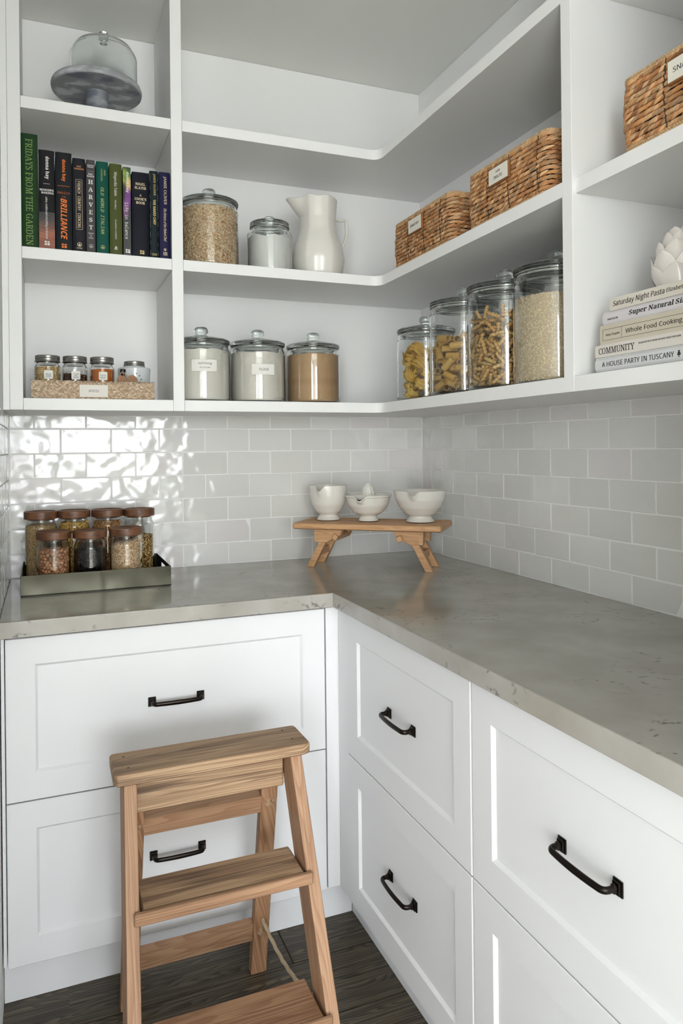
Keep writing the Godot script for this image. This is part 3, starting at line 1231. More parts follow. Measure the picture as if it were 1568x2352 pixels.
func rigatoni(at: Vector3, r: float, h: float) -> void:
	var len := 0.043
	var ro := 0.0090
	var mb := MB.new()
	# profile walked around the wall of the tube, lathed about y, then laid along x
	mb.xf = Transform3D(Basis(Vector3(0, 1, 0), Vector3(-1, 0, 0), Vector3(0, 0, 1)), Vector3.ZERO)
	mb.lathe(PackedVector2Array([Vector2(ro - 0.0013, -len / 2), Vector2(ro, -len / 2), Vector2(ro, len / 2), Vector2(ro - 0.0013, len / 2), Vector2(ro - 0.0013, -len / 2)]), 18, 0.9)
	var mesh := mb.done()
	var mats := [pasta_mat(Color(0.93, 0.74, 0.41)), pasta_mat(Color(0.91, 0.71, 0.37)), pasta_mat(Color(0.95, 0.78, 0.47))]
	var first: Node3D = null
	for t in packed(r, 0.0036, h, len, ro, 150, 0.0, 0.35, 0.88):
		var o := mi("rigatoni_tube", mesh, mats[rng.randi() % 3])
		o.transform = Transform3D(t.basis, t.origin + at)
		tag(o, "short smooth rigatoni tube lying in the half-filled pasta jar", "pasta", "rigatoni tubes in the jar")


func fusilli(at: Vector3, r: float, h: float) -> void:
	var len := 0.036
	var mb := MB.new()
	var steps := 30
	var ring := 9
	var pts := []
	for k in steps + 1:
		var x := (float(k) / steps - 0.5) * len
		var tw := float(k) / steps * TAU * 1.35
		var taper := 1.0 - 0.25 * pow(absf(float(k) / steps - 0.5) * 2.0, 3.0)
		for s in ring:
			var a := TAU * s / ring
			var lobe := 0.0028 + 0.0036 * pow(maxf(0.0, cos(a * 1.5)) if false else 0.5 + 0.5 * cos(a * 3.0), 1.3)
			pts.append(Vector3(x, cos(a + tw) * lobe * taper, sin(a + tw) * lobe * taper))
	for k in steps + 1:
		for s in ring:
			var p: Vector3 = pts[k * ring + s]
			var q: Vector3 = pts[k * ring + (s + 1) % ring]
			var w: Vector3 = pts[k * ring + (s + ring - 1) % ring]
			var nx: Vector3 = pts[mini(k + 1, steps) * ring + s] - pts[maxi(k - 1, 0) * ring + s]
			var nn := (q - w).cross(nx).normalized()
			if nn.dot(Vector3(0, p.y, p.z)) < 0.0:
				nn = -nn
			mb.vert(p, nn)
	for k in steps:
		for s in ring:
			mb.quad(k * ring + s, k * ring + (s + 1) % ring, (k + 1) * ring + (s + 1) % ring, (k + 1) * ring + s)
	for e in [0, steps]:
		var c := mb.vert(Vector3(-len / 2 if e == 0 else len / 2, 0, 0), Vector3(-1 if e == 0 else 1, 0, 0))
		for s in ring:
			mb.tri(c, e * ring + s, e * ring + (s + 1) % ring)
	var mesh := mb.done()
	var mats := [pasta_mat(Color(0.93, 0.74, 0.45)), pasta_mat(Color(0.95, 0.78, 0.50)), pasta_mat(Color(0.88, 0.68, 0.39))]
	for t in packed(r, 0.0036, h, len, 0.0062, 300, 0.064, 0.75, 0.60):
		var o := mi("fusilli_spiral", mesh, mats[rng.randi() % 3])
		o.transform = Transform3D(t.basis, t.origin + at)
		tag(o, "golden fusilli spiral among those packing the tall pasta jar", "pasta", "fusilli spirals in the tall jar")
	var inner := packed(r - 0.012, 0.0036, h - 0.004, len, 0.0062, 420, 0.0, 0.75, 0.50)
	var mm := MultiMesh.new()
	mm.transform_format = MultiMesh.TRANSFORM_3D
	mm.mesh = mesh
	mm.instance_count = inner.size()
	for k in inner.size():
		mm.set_instance_transform(k, inner[k])
	var o := MultiMeshInstance3D.new()
	o.name = "fusilli_heap"
	o.multimesh = mm
	o.material_override = mats[2]
	o.position = at
	add_child(o)
	stuff(o, "heap of fusilli deep inside the tall pasta jar, behind the outer spirals", "pasta")


func tagliatelle(at: Vector3, r: float, h: float) -> void:
	var mats := [pasta_mat(Color(0.95, 0.745, 0.28)), pasta_mat(Color(0.92, 0.70, 0.24)), pasta_mat(Color(0.97, 0.785, 0.35))]
	var meshes := []
	for v in 4:
		var mb := MB.new()
		var f := FastNoiseLite.new()
		f.seed = 60 + v
		f.frequency = 0.35
		for rib in 9:
			var path := PackedVector3Array()
			var turns := rng.randf_range(0.75, 1.5)
			var a0 := rng.randf() * TAU
			var r0 := rng.randf_range(0.014, 0.029)
			var yy := rng.randf_range(-0.013, 0.013)
			var m := 26
			for k in m:
				var a := a0 + TAU * turns * k / m
				var q := r0 + 0.006 * f.get_noise_2d(k * 0.5, rib * 9.0)
				path.append(Vector3(cos(a) * q, yy + 0.013 * f.get_noise_2d(k * 0.4 + 50.0, rib * 7.0) + 0.004 * sin(a * 2.0 + rib), sin(a) * q * 0.8))
			mb.tube(path, PackedFloat32Array([0.0008]), PackedFloat32Array([0.0046]), Vector3(0.25 * sin(rib), 1, 0.25 * cos(rib * 2.0)).normalized(), 6)
		meshes.append(mb.done())
	var n := 0
	for lay in 6:
		var y := 0.022 + lay * (h - 0.040) / 5.0
		for k in 4:
			var a := lay * 0.85 + TAU * k / 4.0 + rng.randf_range(-0.2, 0.2)
			var rr := r - 0.036 + rng.randf_range(-0.004, 0.003)
			var o := mi("tagliatelle_nest", meshes[n % 4], mats[rng.randi() % 3])
			var tip := Basis(Vector3(cos(a), 0, sin(a)), rng.randfn(0, 0.55)) * Basis(Vector3(-sin(a), 0, cos(a)), rng.randfn(0.5, 0.35))
			o.transform = Transform3D(tip * Basis(Vector3.UP, rng.randf() * TAU), at + Vector3(cos(a) * rr, y + rng.randf_range(-0.006, 0.006), sin(a) * rr))
			tag(o, "curled golden tagliatelle nest inside the first pasta jar", "pasta", "tagliatelle nests in the jar")
			n += 1


# ------------------------------------------------------------------ books
# upright book, spine facing +z at z = 0, base at y = 0, x centred
func book(label: String, at: Vector3, w: float, h: float, depth: float, col: Color, turn := 0.0, rough := 0.5, group := "cookbooks standing on the left shelf") -> Node3D:
	var o := thing("cookbook", label, "book", at, turn, group)
	var mb := MB.new()
	var th := 0.0024
	# spine gently rounded, with two boards behind
	var n := 8
	var prof: Array[Vector2] = []
	for k in n + 1:
		var t := float(k) / n * 2.0 - 1.0
		prof.append(Vector2(t * w / 2.0, -0.0022 * pow(absf(t), 3.0)))
	for k in n:
		var a := prof[k]
		var b := prof[k + 1]
		var nn := Vector3(-(b.y - a.y), 0, b.x - a.x).normalized()
		mb.face(Vector3(a.x, 0, a.y), Vector3(b.x, 0, b.y), Vector3(b.x, h, b.y), Vector3(a.x, h, a.y), nn)
		mb.face(Vector3(a.x, h, a.y), Vector3(b.x, h, b.y), Vector3(b.x, h, -0.005), Vector3(a.x, h, -0.005), Vector3.UP)
		mb.face(Vector3(a.x, 0, a.y), Vector3(b.x, 0, b.y), Vector3(b.x, 0, -0.005), Vector3(a.x, 0, -0.005), Vector3.DOWN)
	mb.face(Vector3(-w / 2, 0, -0.005), Vector3(w / 2, 0, -0.005), Vector3(w / 2, h, -0.005), Vector3(-w / 2, h, -0.005), Vector3.FORWARD)
	for s in [-1, 1]:
		mb.box(Vector3(s * (w / 2 - th / 2), h / 2, -depth / 2 - 0.001), Vector3(th, h, depth - 0.002), 0.0006)
	var cm := plain(col, rough)
	cm.metallic_specular = 0.3
	part("cover", mb, cm, o)
	var pg := MB.new()
	pg.box(Vector3(0, h / 2, -depth / 2 - 0.002), Vector3(w - 2.0 * th - 0.0004, h - 0.007, depth - 0.010), 0.0)
	part("page_block", pg, plain(Color(0.90, 0.88, 0.82), 0.9), o)
	return o


# lines: [text, font, colour, along, across, length, height, vertical, slant]; along is the distance of the middle from the top, across from the middle line
func spine_text(o: Node3D, h: float, lines: Array) -> void:
	var by := {}
	for l in lines:
		var c: Color = l[2]
		if not by.has(c):
			by[c] = MB.new()
		var at := Transform3D(Basis.IDENTITY, Vector3(l[4], h - l[3], 0.0001))
		if l[7]:
			at.basis = Basis(Vector3(0, 0, 1), -PI / 2)
			letters(by[c], l[0], font(l[1]), at, l[5], l[6], l[8], 0.0003)
		else:
			letters(by[c], l[0], font(l[1]), at, l[5], l[6], l[8], 0.0003)
	for c in by:
		part("lettering", by[c], ink(c), o)


# a publisher's mark of four small blocks
func block_mark(mb: MB, at: Vector3, s: float) -> void:
	for q in [[-0.5, 0.5, 0.8, 0.75], [0.5, 0.5, 0.9, 0.55], [-0.5, -0.5, 0.85, 0.7], [0.5, -0.45, 0.95, 0.9]]:
		mb.box(at + Vector3(q[0] * s * 0.52, q[1] * s * 0.48, 0.0002), Vector3(s * 0.42 * q[2] * 1.1, s * 0.42 * q[3] * 1.1, 0.0003), 0.0)


func ring_mark(mb: MB, at: Vector3, r: float) -> void:
	var n := 20
	for k in n:
		var a := TAU * k / n
		var b := TAU * (k + 1) / n
		var p := func(t: float, q: float) -> Vector3: return at + Vector3(cos(t) * q, sin(t) * q, 0.0003)
		mb.quad(mb.vert(p.call(a, r), Vector3(0, 0, 1)), mb.vert(p.call(b, r), Vector3(0, 0, 1)), mb.vert(p.call(b, r * 0.8), Vector3(0, 0, 1)), mb.vert(p.call(a, r * 0.8), Vector3(0, 0, 1)))
	mb.box(at + Vector3(0, -r * 0.25, 0.0002), Vector3(r * 0.9, r * 0.55, 0.0003), 0.0)
	mb.box(at + Vector3(0, r * 0.3, 0.0002), Vector3(r * 0.25, r * 0.5, 0.0003), 0.0)


func bar(mb: MB, x: float, y: float, w: float, h: float) -> void:
	mb.box(Vector3(x, y, 0.0001), Vector3(w, h, 0.0003), 0.0)


# printed picture on a spine: a grid of vertex colours from a function of (0..1 across, 0..1 up)
func spine_print(o: Node3D, w: float, y0: float, y1: float, f: Callable) -> void:
	var mb := MB.new()
	var nx := 12
	var ny := 60
	for j in ny + 1:
		for i in nx + 1:
			var u := float(i) / nx
			var t := float(j) / ny
			mb.col = (f.call(u, t) as Color).srgb_to_linear()
			mb.vert(Vector3((u - 0.5) * w, lerpf(y0, y1, t), 0.00012 - 0.0022 * pow(absf(u * 2.0 - 1.0), 3.0)), Vector3(0, 0, 1))
	for j in ny:
		for i in nx:
			var a := j * (nx + 1) + i
			mb.quad(a, a + 1, a + nx + 2, a + nx + 1)
	if not M.has("print"):
		M.print = plain(Color.WHITE, 0.4)
		M.print.vertex_color_use_as_albedo = true
	part("printed_picture", mb, M.print, o)


func books() -> void:
	var z := 0.300
	var white := Color(0.90, 0.89, 0.87)
	var cream := Color(0.90, 0.83, 0.68)
	var orange := Color(0.95, 0.48, 0.14)
	var data := [
		["tallest cookbook, dark green with pale green serif lettering, first on the left shelf", -1.3433, -1.3008, 0.3000, Color(0.095, 0.22, 0.10)],
		["black cookbook with a rusty orange foot, second from the left of its shelf", -1.2996, -1.2597, 0.2625, Color(0.085, 0.082, 0.088)],
		["black cookbook with big bright orange lettering down its spine", -1.2582, -1.2166, 0.2622, Color(0.078, 0.092, 0.105)],
		["dark navy cookbook whose title runs inside a thin rounded outline", -1.2154, -1.1820, 0.2518, Color(0.10, 0.095, 0.125)],
		["slim grey cookbook with white capitals stacked down its spine", -1.1807, -1.1572, 0.2518, Color(0.30, 0.285, 0.29)],
		["teal green cookbook with slanted gold lettering", -1.1549, -1.1226, 0.2512, Color(0.01, 0.30, 0.25)],
		["olive green cookbook with white serif lettering", -1.1205, -1.0871, 0.2500, Color(0.29, 0.315, 0.14)],
		["slim black cookbook with a purple and green fruit picture on its spine", -1.0848, -1.0633, 0.2450, Color(0.06, 0.065, 0.075)],
		["widest navy black cookbook with short centred lines of cream lettering", -1.0610, -1.0148, 0.2353, Color(0.035, 0.045, 0.105)],
		["slim dark teal cookbook with worn edges and gold lettering", -1.0128, -0.9895, 0.2438, Color(0.065, 0.12, 0.145)],
		["dark blue cookbook at the right end of the row, touching the post", -0.9877, -0.9564, 0.2440, Color(0.09, 0.08, 0.235)],
	]
	var b := []
	for d in data:
		b.append(book(d[0], Vector3((d[1] + d[2]) / 2.0, S2T, z), d[2] - d[1] - 0.0006, d[3], 0.215, d[4]))
	var w := func(k: int) -> float: return data[k][2] - data[k][1]
	# 1
	spine_text(b[0], 0.300, [["FRIDAYS FROM THE GARDEN", "serif", Color(0.50, 0.62, 0.30), 0.1535, 0.0, 0.279, 0.0165, true, 0.0]])
	# 2
	var h := 0.2625
	spine_print(b[1], w.call(1) - 0.001, 0.0005, 0.098, func(u: float, t: float) -> Color:
		var base := Color(0.085, 0.082, 0.088)
		var n := 0.5 + 0.5 * sin(u * 5.0 + t * 23.0) * sin(t * 41.0 + u * 3.0)
		var warm := Color(0.50, 0.23, 0.12).lerp(Color(0.66, 0.38, 0.24), n)
		return base.lerp(warm, smoothstep(1.0, 0.35, t)).lerp(Color(0.42, 0.19, 0.10), smoothstep(0.35, 0.0, t) * 0.5))
	spine_text(b[1], h, [["donna hay", "bold", white, 0.0468, 0.001, 0.060, 0.0125, true, 0.0], ["MODERN", "bold", white, 0.1060, 0.0, 0.0335, 0.0055, false, 0.0], ["BAKING", "bold", white, 0.1135, 0.002, 0.0300, 0.0055, false, 0.0],
		["cakes, cookies and everything in between", "serif", white, 0.1800, -0.001, 0.112, 0.0078, true, 0.25]])
	var mk := MB.new()
	bar(mk, 0.0, h - 0.0895, 0.016, 0.0008)
	block_mark(mk, Vector3(0, 0.016, 0), 0.0135)
	part("emblem", mk, ink(white), b[1]).set_meta("kind", "stuff")
	# 3
	spine_text(b[2], 0.2622, [["donna hay", "bold", orange, 0.0480, 0.0, 0.058, 0.0120, true, 0.0], ["basics", "mono", Color(0.72, 0.38, 0.18), 0.1075, 0.0, 0.0300, 0.0070, false, 0.0], ["to", "mono", Color(0.72, 0.38, 0.18), 0.1185, 0.0, 0.0085, 0.0050, false, 0.0],
		["BRILLIANCE", "bold", orange, 0.1780, 0.0, 0.106, 0.0155, true, 0.22]])
	mk = MB.new()
	bar(mk, 0.0, 0.2622 - 0.0900, 0.030, 0.0008)
	block_mark(mk, Vector3(0, 0.0125, 0), 0.0135)
	part("emblem", mk, ink(orange), b[2]).set_meta("kind", "stuff")
	# 4
	spine_text(b[3], 0.2518, [["MIMI", "bold", Color(0.80, 0.55, 0.33), 0.0220, 0.0, 0.0105, 0.0040, false, 0.0], ["THORISSON", "bold", Color(0.80, 0.55, 0.33), 0.0285, 0.0, 0.0250, 0.0040, false, 0.0],
		["FRENCH COUNTRY COOKING", "mono", cream, 0.1245, 0.0, 0.1250, 0.0078, true, 0.0], ["POTTER", "bold", cream, 0.2420, 0.0, 0.0130, 0.0028, false, 0.0]])
	mk = MB.new()
	for s in [-1, 1]:
		bar(mk, s * 0.0078, 0.2518 - 0.1245, 0.0006, 0.133)
		bar(mk, 0.0, 0.2518 - 0.1245 + s * 0.0672, 0.0145, 0.0006)
	ring_mark(mk, Vector3(0, 0.0195, 0), 0.0058)
	part("emblem", mk, ink(cream), b[3]).set_meta("kind", "stuff")
	# 5
	var rows := [["TIEGHAN", "serifbold", white, 0.0150, 0.0, 0.0180, 0.0028, false, 0.0], ["GERARD", "serifbold", white, 0.0195, 0.0, 0.0160, 0.0028, false, 0.0], ["HALF", "serifbold", white, 0.0385, 0.0, 0.0125, 0.0042, false, 0.0], ["BAKED", "serifbold", white, 0.0445, 0.0, 0.0180, 0.0042, false, 0.0]]
	for k in 7:
		rows.append(["HARVEST"[k], "serifbold", white, 0.0600 + 0.0205 * k, 0.0, 0.0, 0.0112, false, 0.0])
	rows.append_array([["Quick", "serif", white, 0.1995, 0.0, 0.0130, 0.0050, false, 0.0], ["&", "serif", white, 0.2055, 0.0, 0.0040, 0.0040, false, 0.0], ["Cozy", "serif", white, 0.2120, 0.0, 0.0115, 0.0050, false, 0.0]])
	spine_text(b[4], 0.2518, rows)
	mk = MB.new()
	bar(mk, 0.0, 0.2518 - 0.0310, 0.0170, 0.0005)
	ring_mark(mk, Vector3(0, 0.0180, 0), 0.0055)
	part("emblem", mk, ink(Color(0.72, 0.70, 0.69)), b[4]).set_meta("kind", "stuff")
	# 6
	var tan_ := Color(0.72, 0.74, 0.47)
	spine_text(b[5], 0.2512, [["MIMI", "bold", Color(0.55, 0.62, 0.42), 0.0300, 0.0065, 0.0150, 0.0042, true, 0.0], ["THORISSON", "bold", Color(0.55, 0.62, 0.42), 0.0360, -0.0015, 0.0330, 0.0042, true, 0.0], ["OLD WORLD ITALIAN", "mono", tan_, 0.1340, 0.0, 0.1260, 0.0085, true, 0.22]])
	mk = MB.new()
	ring_mark(mk, Vector3(0, 0.0180, 0), 0.0055)
	part("emblem", mk, ink(tan_), b[5]).set_meta("kind", "stuff")
	# 7
	spine_text(b[6], 0.2500, [["Magnolia Table", "serif", white, 0.0555, -0.001, 0.0660, 0.0092, true, 0.0], ["VOLUME 2", "serif", white, 0.1120, -0.001, 0.0255, 0.0038, true, 0.0], ["JOANNA GAINES", "serif", white, 0.1800, -0.001, 0.0540, 0.0045, true, 0.0], ["&", "serifbold", white, 0.2310, 0.0, 0.0085, 0.0095, false, 0.2]])
	# 8
	spine_print(b[7], w.call(7) - 0.001, 0.0005, 0.2445, func(u: float, t: float) -> Color:
		var c := Color(0.06, 0.065, 0.075)
		var green := Color(0.62, 0.68, 0.20).lerp(Color(0.20, 0.42, 0.12), clampf(u * 1.3, 0, 1))
		c = c.lerp(green, smoothstep(0.13, 0.05, absf(t - 0.90)) * smoothstep(-0.2, 0.3, sin(t * 40.0 + u * 5.0) * 0.5 + 0.6))
		c = c.lerp(Color(0.86, 0.72, 0.42), smoothstep(0.30, 0.10, Vector2((u - 0.75) * 0.5, (t - 0.80) * 2.2).length()))
		c = c.lerp(Color(0.44, 0.16, 0.50), smoothstep(0.30, 0.12, Vector2((u - 0.65) * 0.5, (t - 0.66) * 2.0).length()))
		c = c.lerp(Color(0.60, 0.30, 0.62), smoothstep(0.36, 0.14, Vector2((u - 0.35) * 0.6, (t - 0.53) * 2.4).length()) * (0.7 + 0.3 * sin(u * 19.0 + t * 60.0)))
		return c)
	spine_text(b[7], 0.2450, [["donna hay", "bold", white, 0.0420, 0.0012, 0.0570, 0.0098, true, 0.0], ["life in balance", "mono", white, 0.1480, -0.0012, 0.1010, 0.0088, true, 0.0]])
	mk = MB.new()
	block_mark(mk, Vector3(0.001, 0.0135, 0), 0.0125)
	part("emblem", mk, ink(white), b[7]).set_meta("kind", "stuff")
	# 9
	spine_text(b[8], 0.2353, [["NIGEL", "serifbold", cream, 0.0330, 0.0, 0.0265, 0.0068, false, 0.0], ["SLATER", "serifbold", cream, 0.0435, 0.0, 0.0310, 0.0068, false, 0.0], ["A", "serif", cream, 0.0640, 0.0, 0.0060, 0.0055, false, 0.0], ["COOK'S", "serifbold", cream, 0.0745, 0.0, 0.0310, 0.0068, false, 0.0], ["BOOK", "serifbold", cream, 0.0850, 0.0, 0.0245, 0.0068, false, 0.0]])
	mk = MB.new()
	block_mark(mk, Vector3(0.003, 0.0135, 0), 0.0125)
	part("emblem", mk, ink(Color(0.86, 0.76, 0.50)), b[8]).set_meta("kind", "stuff")
	# 10
	var gold := Color(0.85, 0.74, 0.45)
	spine_text(b[9], 0.2438, [["JAMIE OLIVER", "sans", gold, 0.0380, 0.001, 0.0605, 0.0072, true, 0.0], ["THE NAKED CHEF", "bold", gold, 0.1150, 0.001, 0.0700, 0.0068, true, 0.0], ["MICHAEL", "bold", gold, 0.2320, 0.0, 0.0150, 0.0022, false, 0.0], ["JOSEPH", "bold", gold, 0.2355, 0.0, 0.0130, 0.0022, false, 0.0]])
	mk = MB.new()
	for s in [-1, 1]:
		for k in 9:
			bar(mk, s * 0.0106, 0.012 + k * 0.026 + rng.randf() * 0.006, 0.0007, rng.randf_range(0.008, 0.024))
	for q in mk.v.size():
		mk.v[q].z -= 0.0012
	part("worn_edge", mk, ink(Color(0.52, 0.50, 0.42)), b[9]).set_meta("kind", "stuff")
	# 11
	spine_text(b[10], 0.2440, [["JAMIE OLIVER", "sans", cream, 0.0510, 0.001, 0.0790, 0.0090, true, 0.0], ["The Return of the Naked Chef", "serif", cream, 0.1480, 0.001, 0.0930, 0.0072, true, 0.3]])
	mk = MB.new()
	for k in 4:
		bar(mk, -0.004 + 0.003 * k, 0.0155 - 0.001 * (k % 2), 0.0012, 0.010)
	ring_mark(mk, Vector3(0.0, 0.0265, 0), 0.0038)
	part("emblem", mk, ink(cream), b[10]).set_meta("kind", "stuff")
	pale_books()


# lying book: spine facing -x; zl is its left end, y0..y1 its thickness
func lying_book(label: String, zl: float, zr: float, y0: float, y1: float, col: Color, round_ := 0.003) -> Node3D:
	var sx := -0.300
	var o := thing("cookbook", label, "book", Vector3(sx, y0, zl), -PI / 2, "pale cookbooks lying in a stack")
	# local x runs along the spine, local z out of it
	var l := zr - zl
	var t := y1 - y0
	var mb := MB.new()
	var prof: Array[Vector2] = []
	var n := 8
	for k in n + 1:
		var q := float(k) / n * 2.0 - 1.0
		prof.append(Vector2((q * 0.5 + 0.5) * t, -round_ * pow(absf(q), 2.4)))
	for k in n:
		var a := prof[k]
		var b := prof[k + 1]
		var nn := Vector3(0, -(b.y - a.y), b.x - a.x).normalized()
		mb.face(Vector3(0, a.x, a.y), Vector3(l, a.x, a.y), Vector3(l, b.x, b.y), Vector3(0, b.x, b.y), nn)
		for e in [0.0, l]:
			mb.face(Vector3(e, a.x, a.y), Vector3(e, b.x, b.y), Vector3(e, b.x, -0.006), Vector3(e, a.x, -0.006), Vector3(-1 if e == 0.0 else 1, 0, 0))
	mb.face(Vector3(0, 0, -0.006), Vector3(l, 0, -0.006), Vector3(l, t, -0.006), Vector3(0, t, -0.006), Vector3.FORWARD)
	for s in [0.0012, t - 0.0012]:
		mb.box(Vector3(l / 2, s, -0.11), Vector3(l, 0.0024, 0.214), 0.0005)
	part("cover", mb, plain(col, 0.45), o)
	var pg := MB.new()
	pg.box(Vector3(l / 2, t / 2, -0.112), Vector3(l - 0.008, t - 0.0052, 0.204), 0.0)
	part("page_block", pg, plain(Color(0.92, 0.90, 0.85), 0.9), o)
	return o


func flat_text(o: Node3D, zl: float, t: float, lines: Array) -> void:
	var mb := MB.new()
	for l in lines:      # [text, font, z0, z1, height, y above base, slant]
		letters(mb, l[0], font(l[1]), Transform3D(Basis.IDENTITY, Vector3((l[2] + l[3]) / 2.0 - zl, l[5], 0.0001)), l[3] - l[2], l[4], l[6], 0.0003)
	part("lettering", mb, ink(Color(0.09, 0.085, 0.085)), o)


func pale_books() -> void:
	var y := [S1T, 1.4487, 1.4720, 1.5088, 1.5335, 1.5565]
	var zr := 1.575
	var b1 := lying_book("white cookbook with spaced black capitals, bottom of the pale stack", 1.2593, zr, y[0], y[1], Color(0.86, 0.86, 0.86), 0.006)
	flat_text(b1, 1.2593, 0.03, [["A HOUSE PARTY IN TUSCANY", "sans", 1.2790, 1.4520, 0.0092, 0.0150, 0.0]])
	var tr := MB.new()
	for k in 3:
		tr.box(Vector3(1.4625 - 1.2593, 0.0135 + 0.0028 * k, 0.0002), Vector3(0.0072 - 0.0020 * k, 0.0024, 0.0003), 0.0)
	tr.box(Vector3(1.4625 - 1.2593, 0.0105, 0.0002), Vector3(0.0014, 0.004, 0.0003), 0.0)
	part("emblem", tr, ink(Color(0.09, 0.085, 0.085)), b1).set_meta("kind", "stuff")
	var b2 := lying_book("thin cream cookbook with large serif capitals, second from the stack's bottom", 1.2596, zr, y[1], y[2], Color(0.87, 0.845, 0.81), 0.001)
	flat_text(b2, 1.2596, 0.023, [["COMMUNITY", "serif", 1.2706, 1.3623, 0.0118, 0.0115, 0.0], ["SALAD RECIPES FROM ARTHUR STREET KITCHEN", "sans", 1.3721, 1.4665, 0.0030, 0.0150, 0.0]])
	var b3 := lying_book("thick beige cookbook with ruled boxes, middle of the pale stack", 1.2735, zr, y[2], y[3], Color(0.80, 0.765, 0.69), 0.001)
	flat_text(b3, 1.2735, 0.037, [["Amy Chaplin", "sans", 1.2897, 1.3260, 0.0055, 0.0170, 0.0], ["Whole Food Cooking Every Day", "sans", 1.3409, 1.5360, 0.0110, 0.0170, 0.0]])
	var rl := MB.new()
	for q in [0.0075, 0.0280]:
		bar(rl, (1.2819 + 1.560) / 2.0 - 1.2735, q, 1.560 - 1.2819, 0.0005)
	for q in [1.2819, 1.3308]:
		bar(rl, q - 1.2735, 0.01775, 0.0005, 0.0205)
	part("ruled_box", rl, ink(Color(0.35, 0.31, 0.27)), b3)
	var b4 := lying_book("lilac white cookbook titled in heavy slanted black type, second from the top", 1.2810, zr, y[3], y[4], Color(0.85, 0.83, 0.835), 0.004)
	flat_text(b4, 1.2810, 0.0247, [["SWANSON", "sans", 1.2941, 1.3213, 0.0035, 0.0095, 0.0], ["Super Natural Simple", "serifbold", 1.3499, 1.5060, 0.0120, 0.0125, 0.25]])
	var b5 := lying_book("cream cookbook topmost of the pale stack, under the ceramic artichoke", 1.3005, zr, y[4], y[5], Color(0.86, 0.83, 0.78), 0.001)
	flat_text(b5, 1.3005, 0.023, [["Saturday Night Pasta", "sans", 1.3101, 1.4327, 0.0128, 0.0108, 0.2], ["Elizabeth Hewson", "sans", 1.4374, 1.5172, 0.0072, 0.0120, 0.2]])


# ------------------------------------------------------------------ ceramics, marble, wood
func ceramic(c := Color(0.90, 0.885, 0.85)) -> StandardMaterial3D:
	var key := "ceramic_" + c.to_html()
	if not M.has(key):
		var m := plain(c, 0.16)
		m.metallic_specular = 0.5
		M[key] = m
	return M[key]


# lathe whose rings may be bent: warp(angle, r, y, is_inner) gives the new (r, y)
func warped(pr: PackedVector2Array, seg: int, warp: Callable) -> MB:
	var mb := MB.new()
	var m := pr.size()
	var pts := []
	for k in m:
		var line := PackedVector3Array()
		for s in seg:
			var a := TAU * s / seg
			var q: Vector2 = warp.call(a, pr[k].x, pr[k].y, k)
			line.append(Vector3(cos(a) * q.x, q.y, sin(a) * q.x))
		pts.append(line)
	for k in m:
		for s in seg + 1:
			var i := s % seg
			var du: Vector3 = pts[k][(i + 1) % seg] - pts[k][(i + seg - 1) % seg]
			var dv: Vector3 = pts[mini(k + 1, m - 1)][i] - pts[maxi(k - 1, 0)][i]
			var nn := dv.cross(du).normalized()
			if pr[k].x < 1e-5 or nn.length() < 0.5:
				nn = Vector3.DOWN if k == 0 else Vector3.UP
			mb.vert(pts[k][i], nn, Vector2(float(s) / seg, pr[k].y))
	for k in m - 1:
		for s in seg:
			var a := k * (seg + 1) + s
			if pr[k].x > 1e-5:
				mb.tri(a, a + 1, a + seg + 1)
			if pr[k + 1].x > 1e-5:
				mb.tri(a + 1, a + seg + 2, a + seg + 1)
	return mb


func spout_warp(rim: float, dir: float, width: float, dip: float, push: float, from_y: float) -> Callable:
	return func(a: float, r: float, y: float, _k: int) -> Vector2:
		var d := absf(angle_difference(a, dir))
		var f := exp(-pow(d / width, 2.6))
		var up := smoothstep(from_y, rim, y)
		return Vector2(r + push * f * up * up, y - dip * f * up * up)


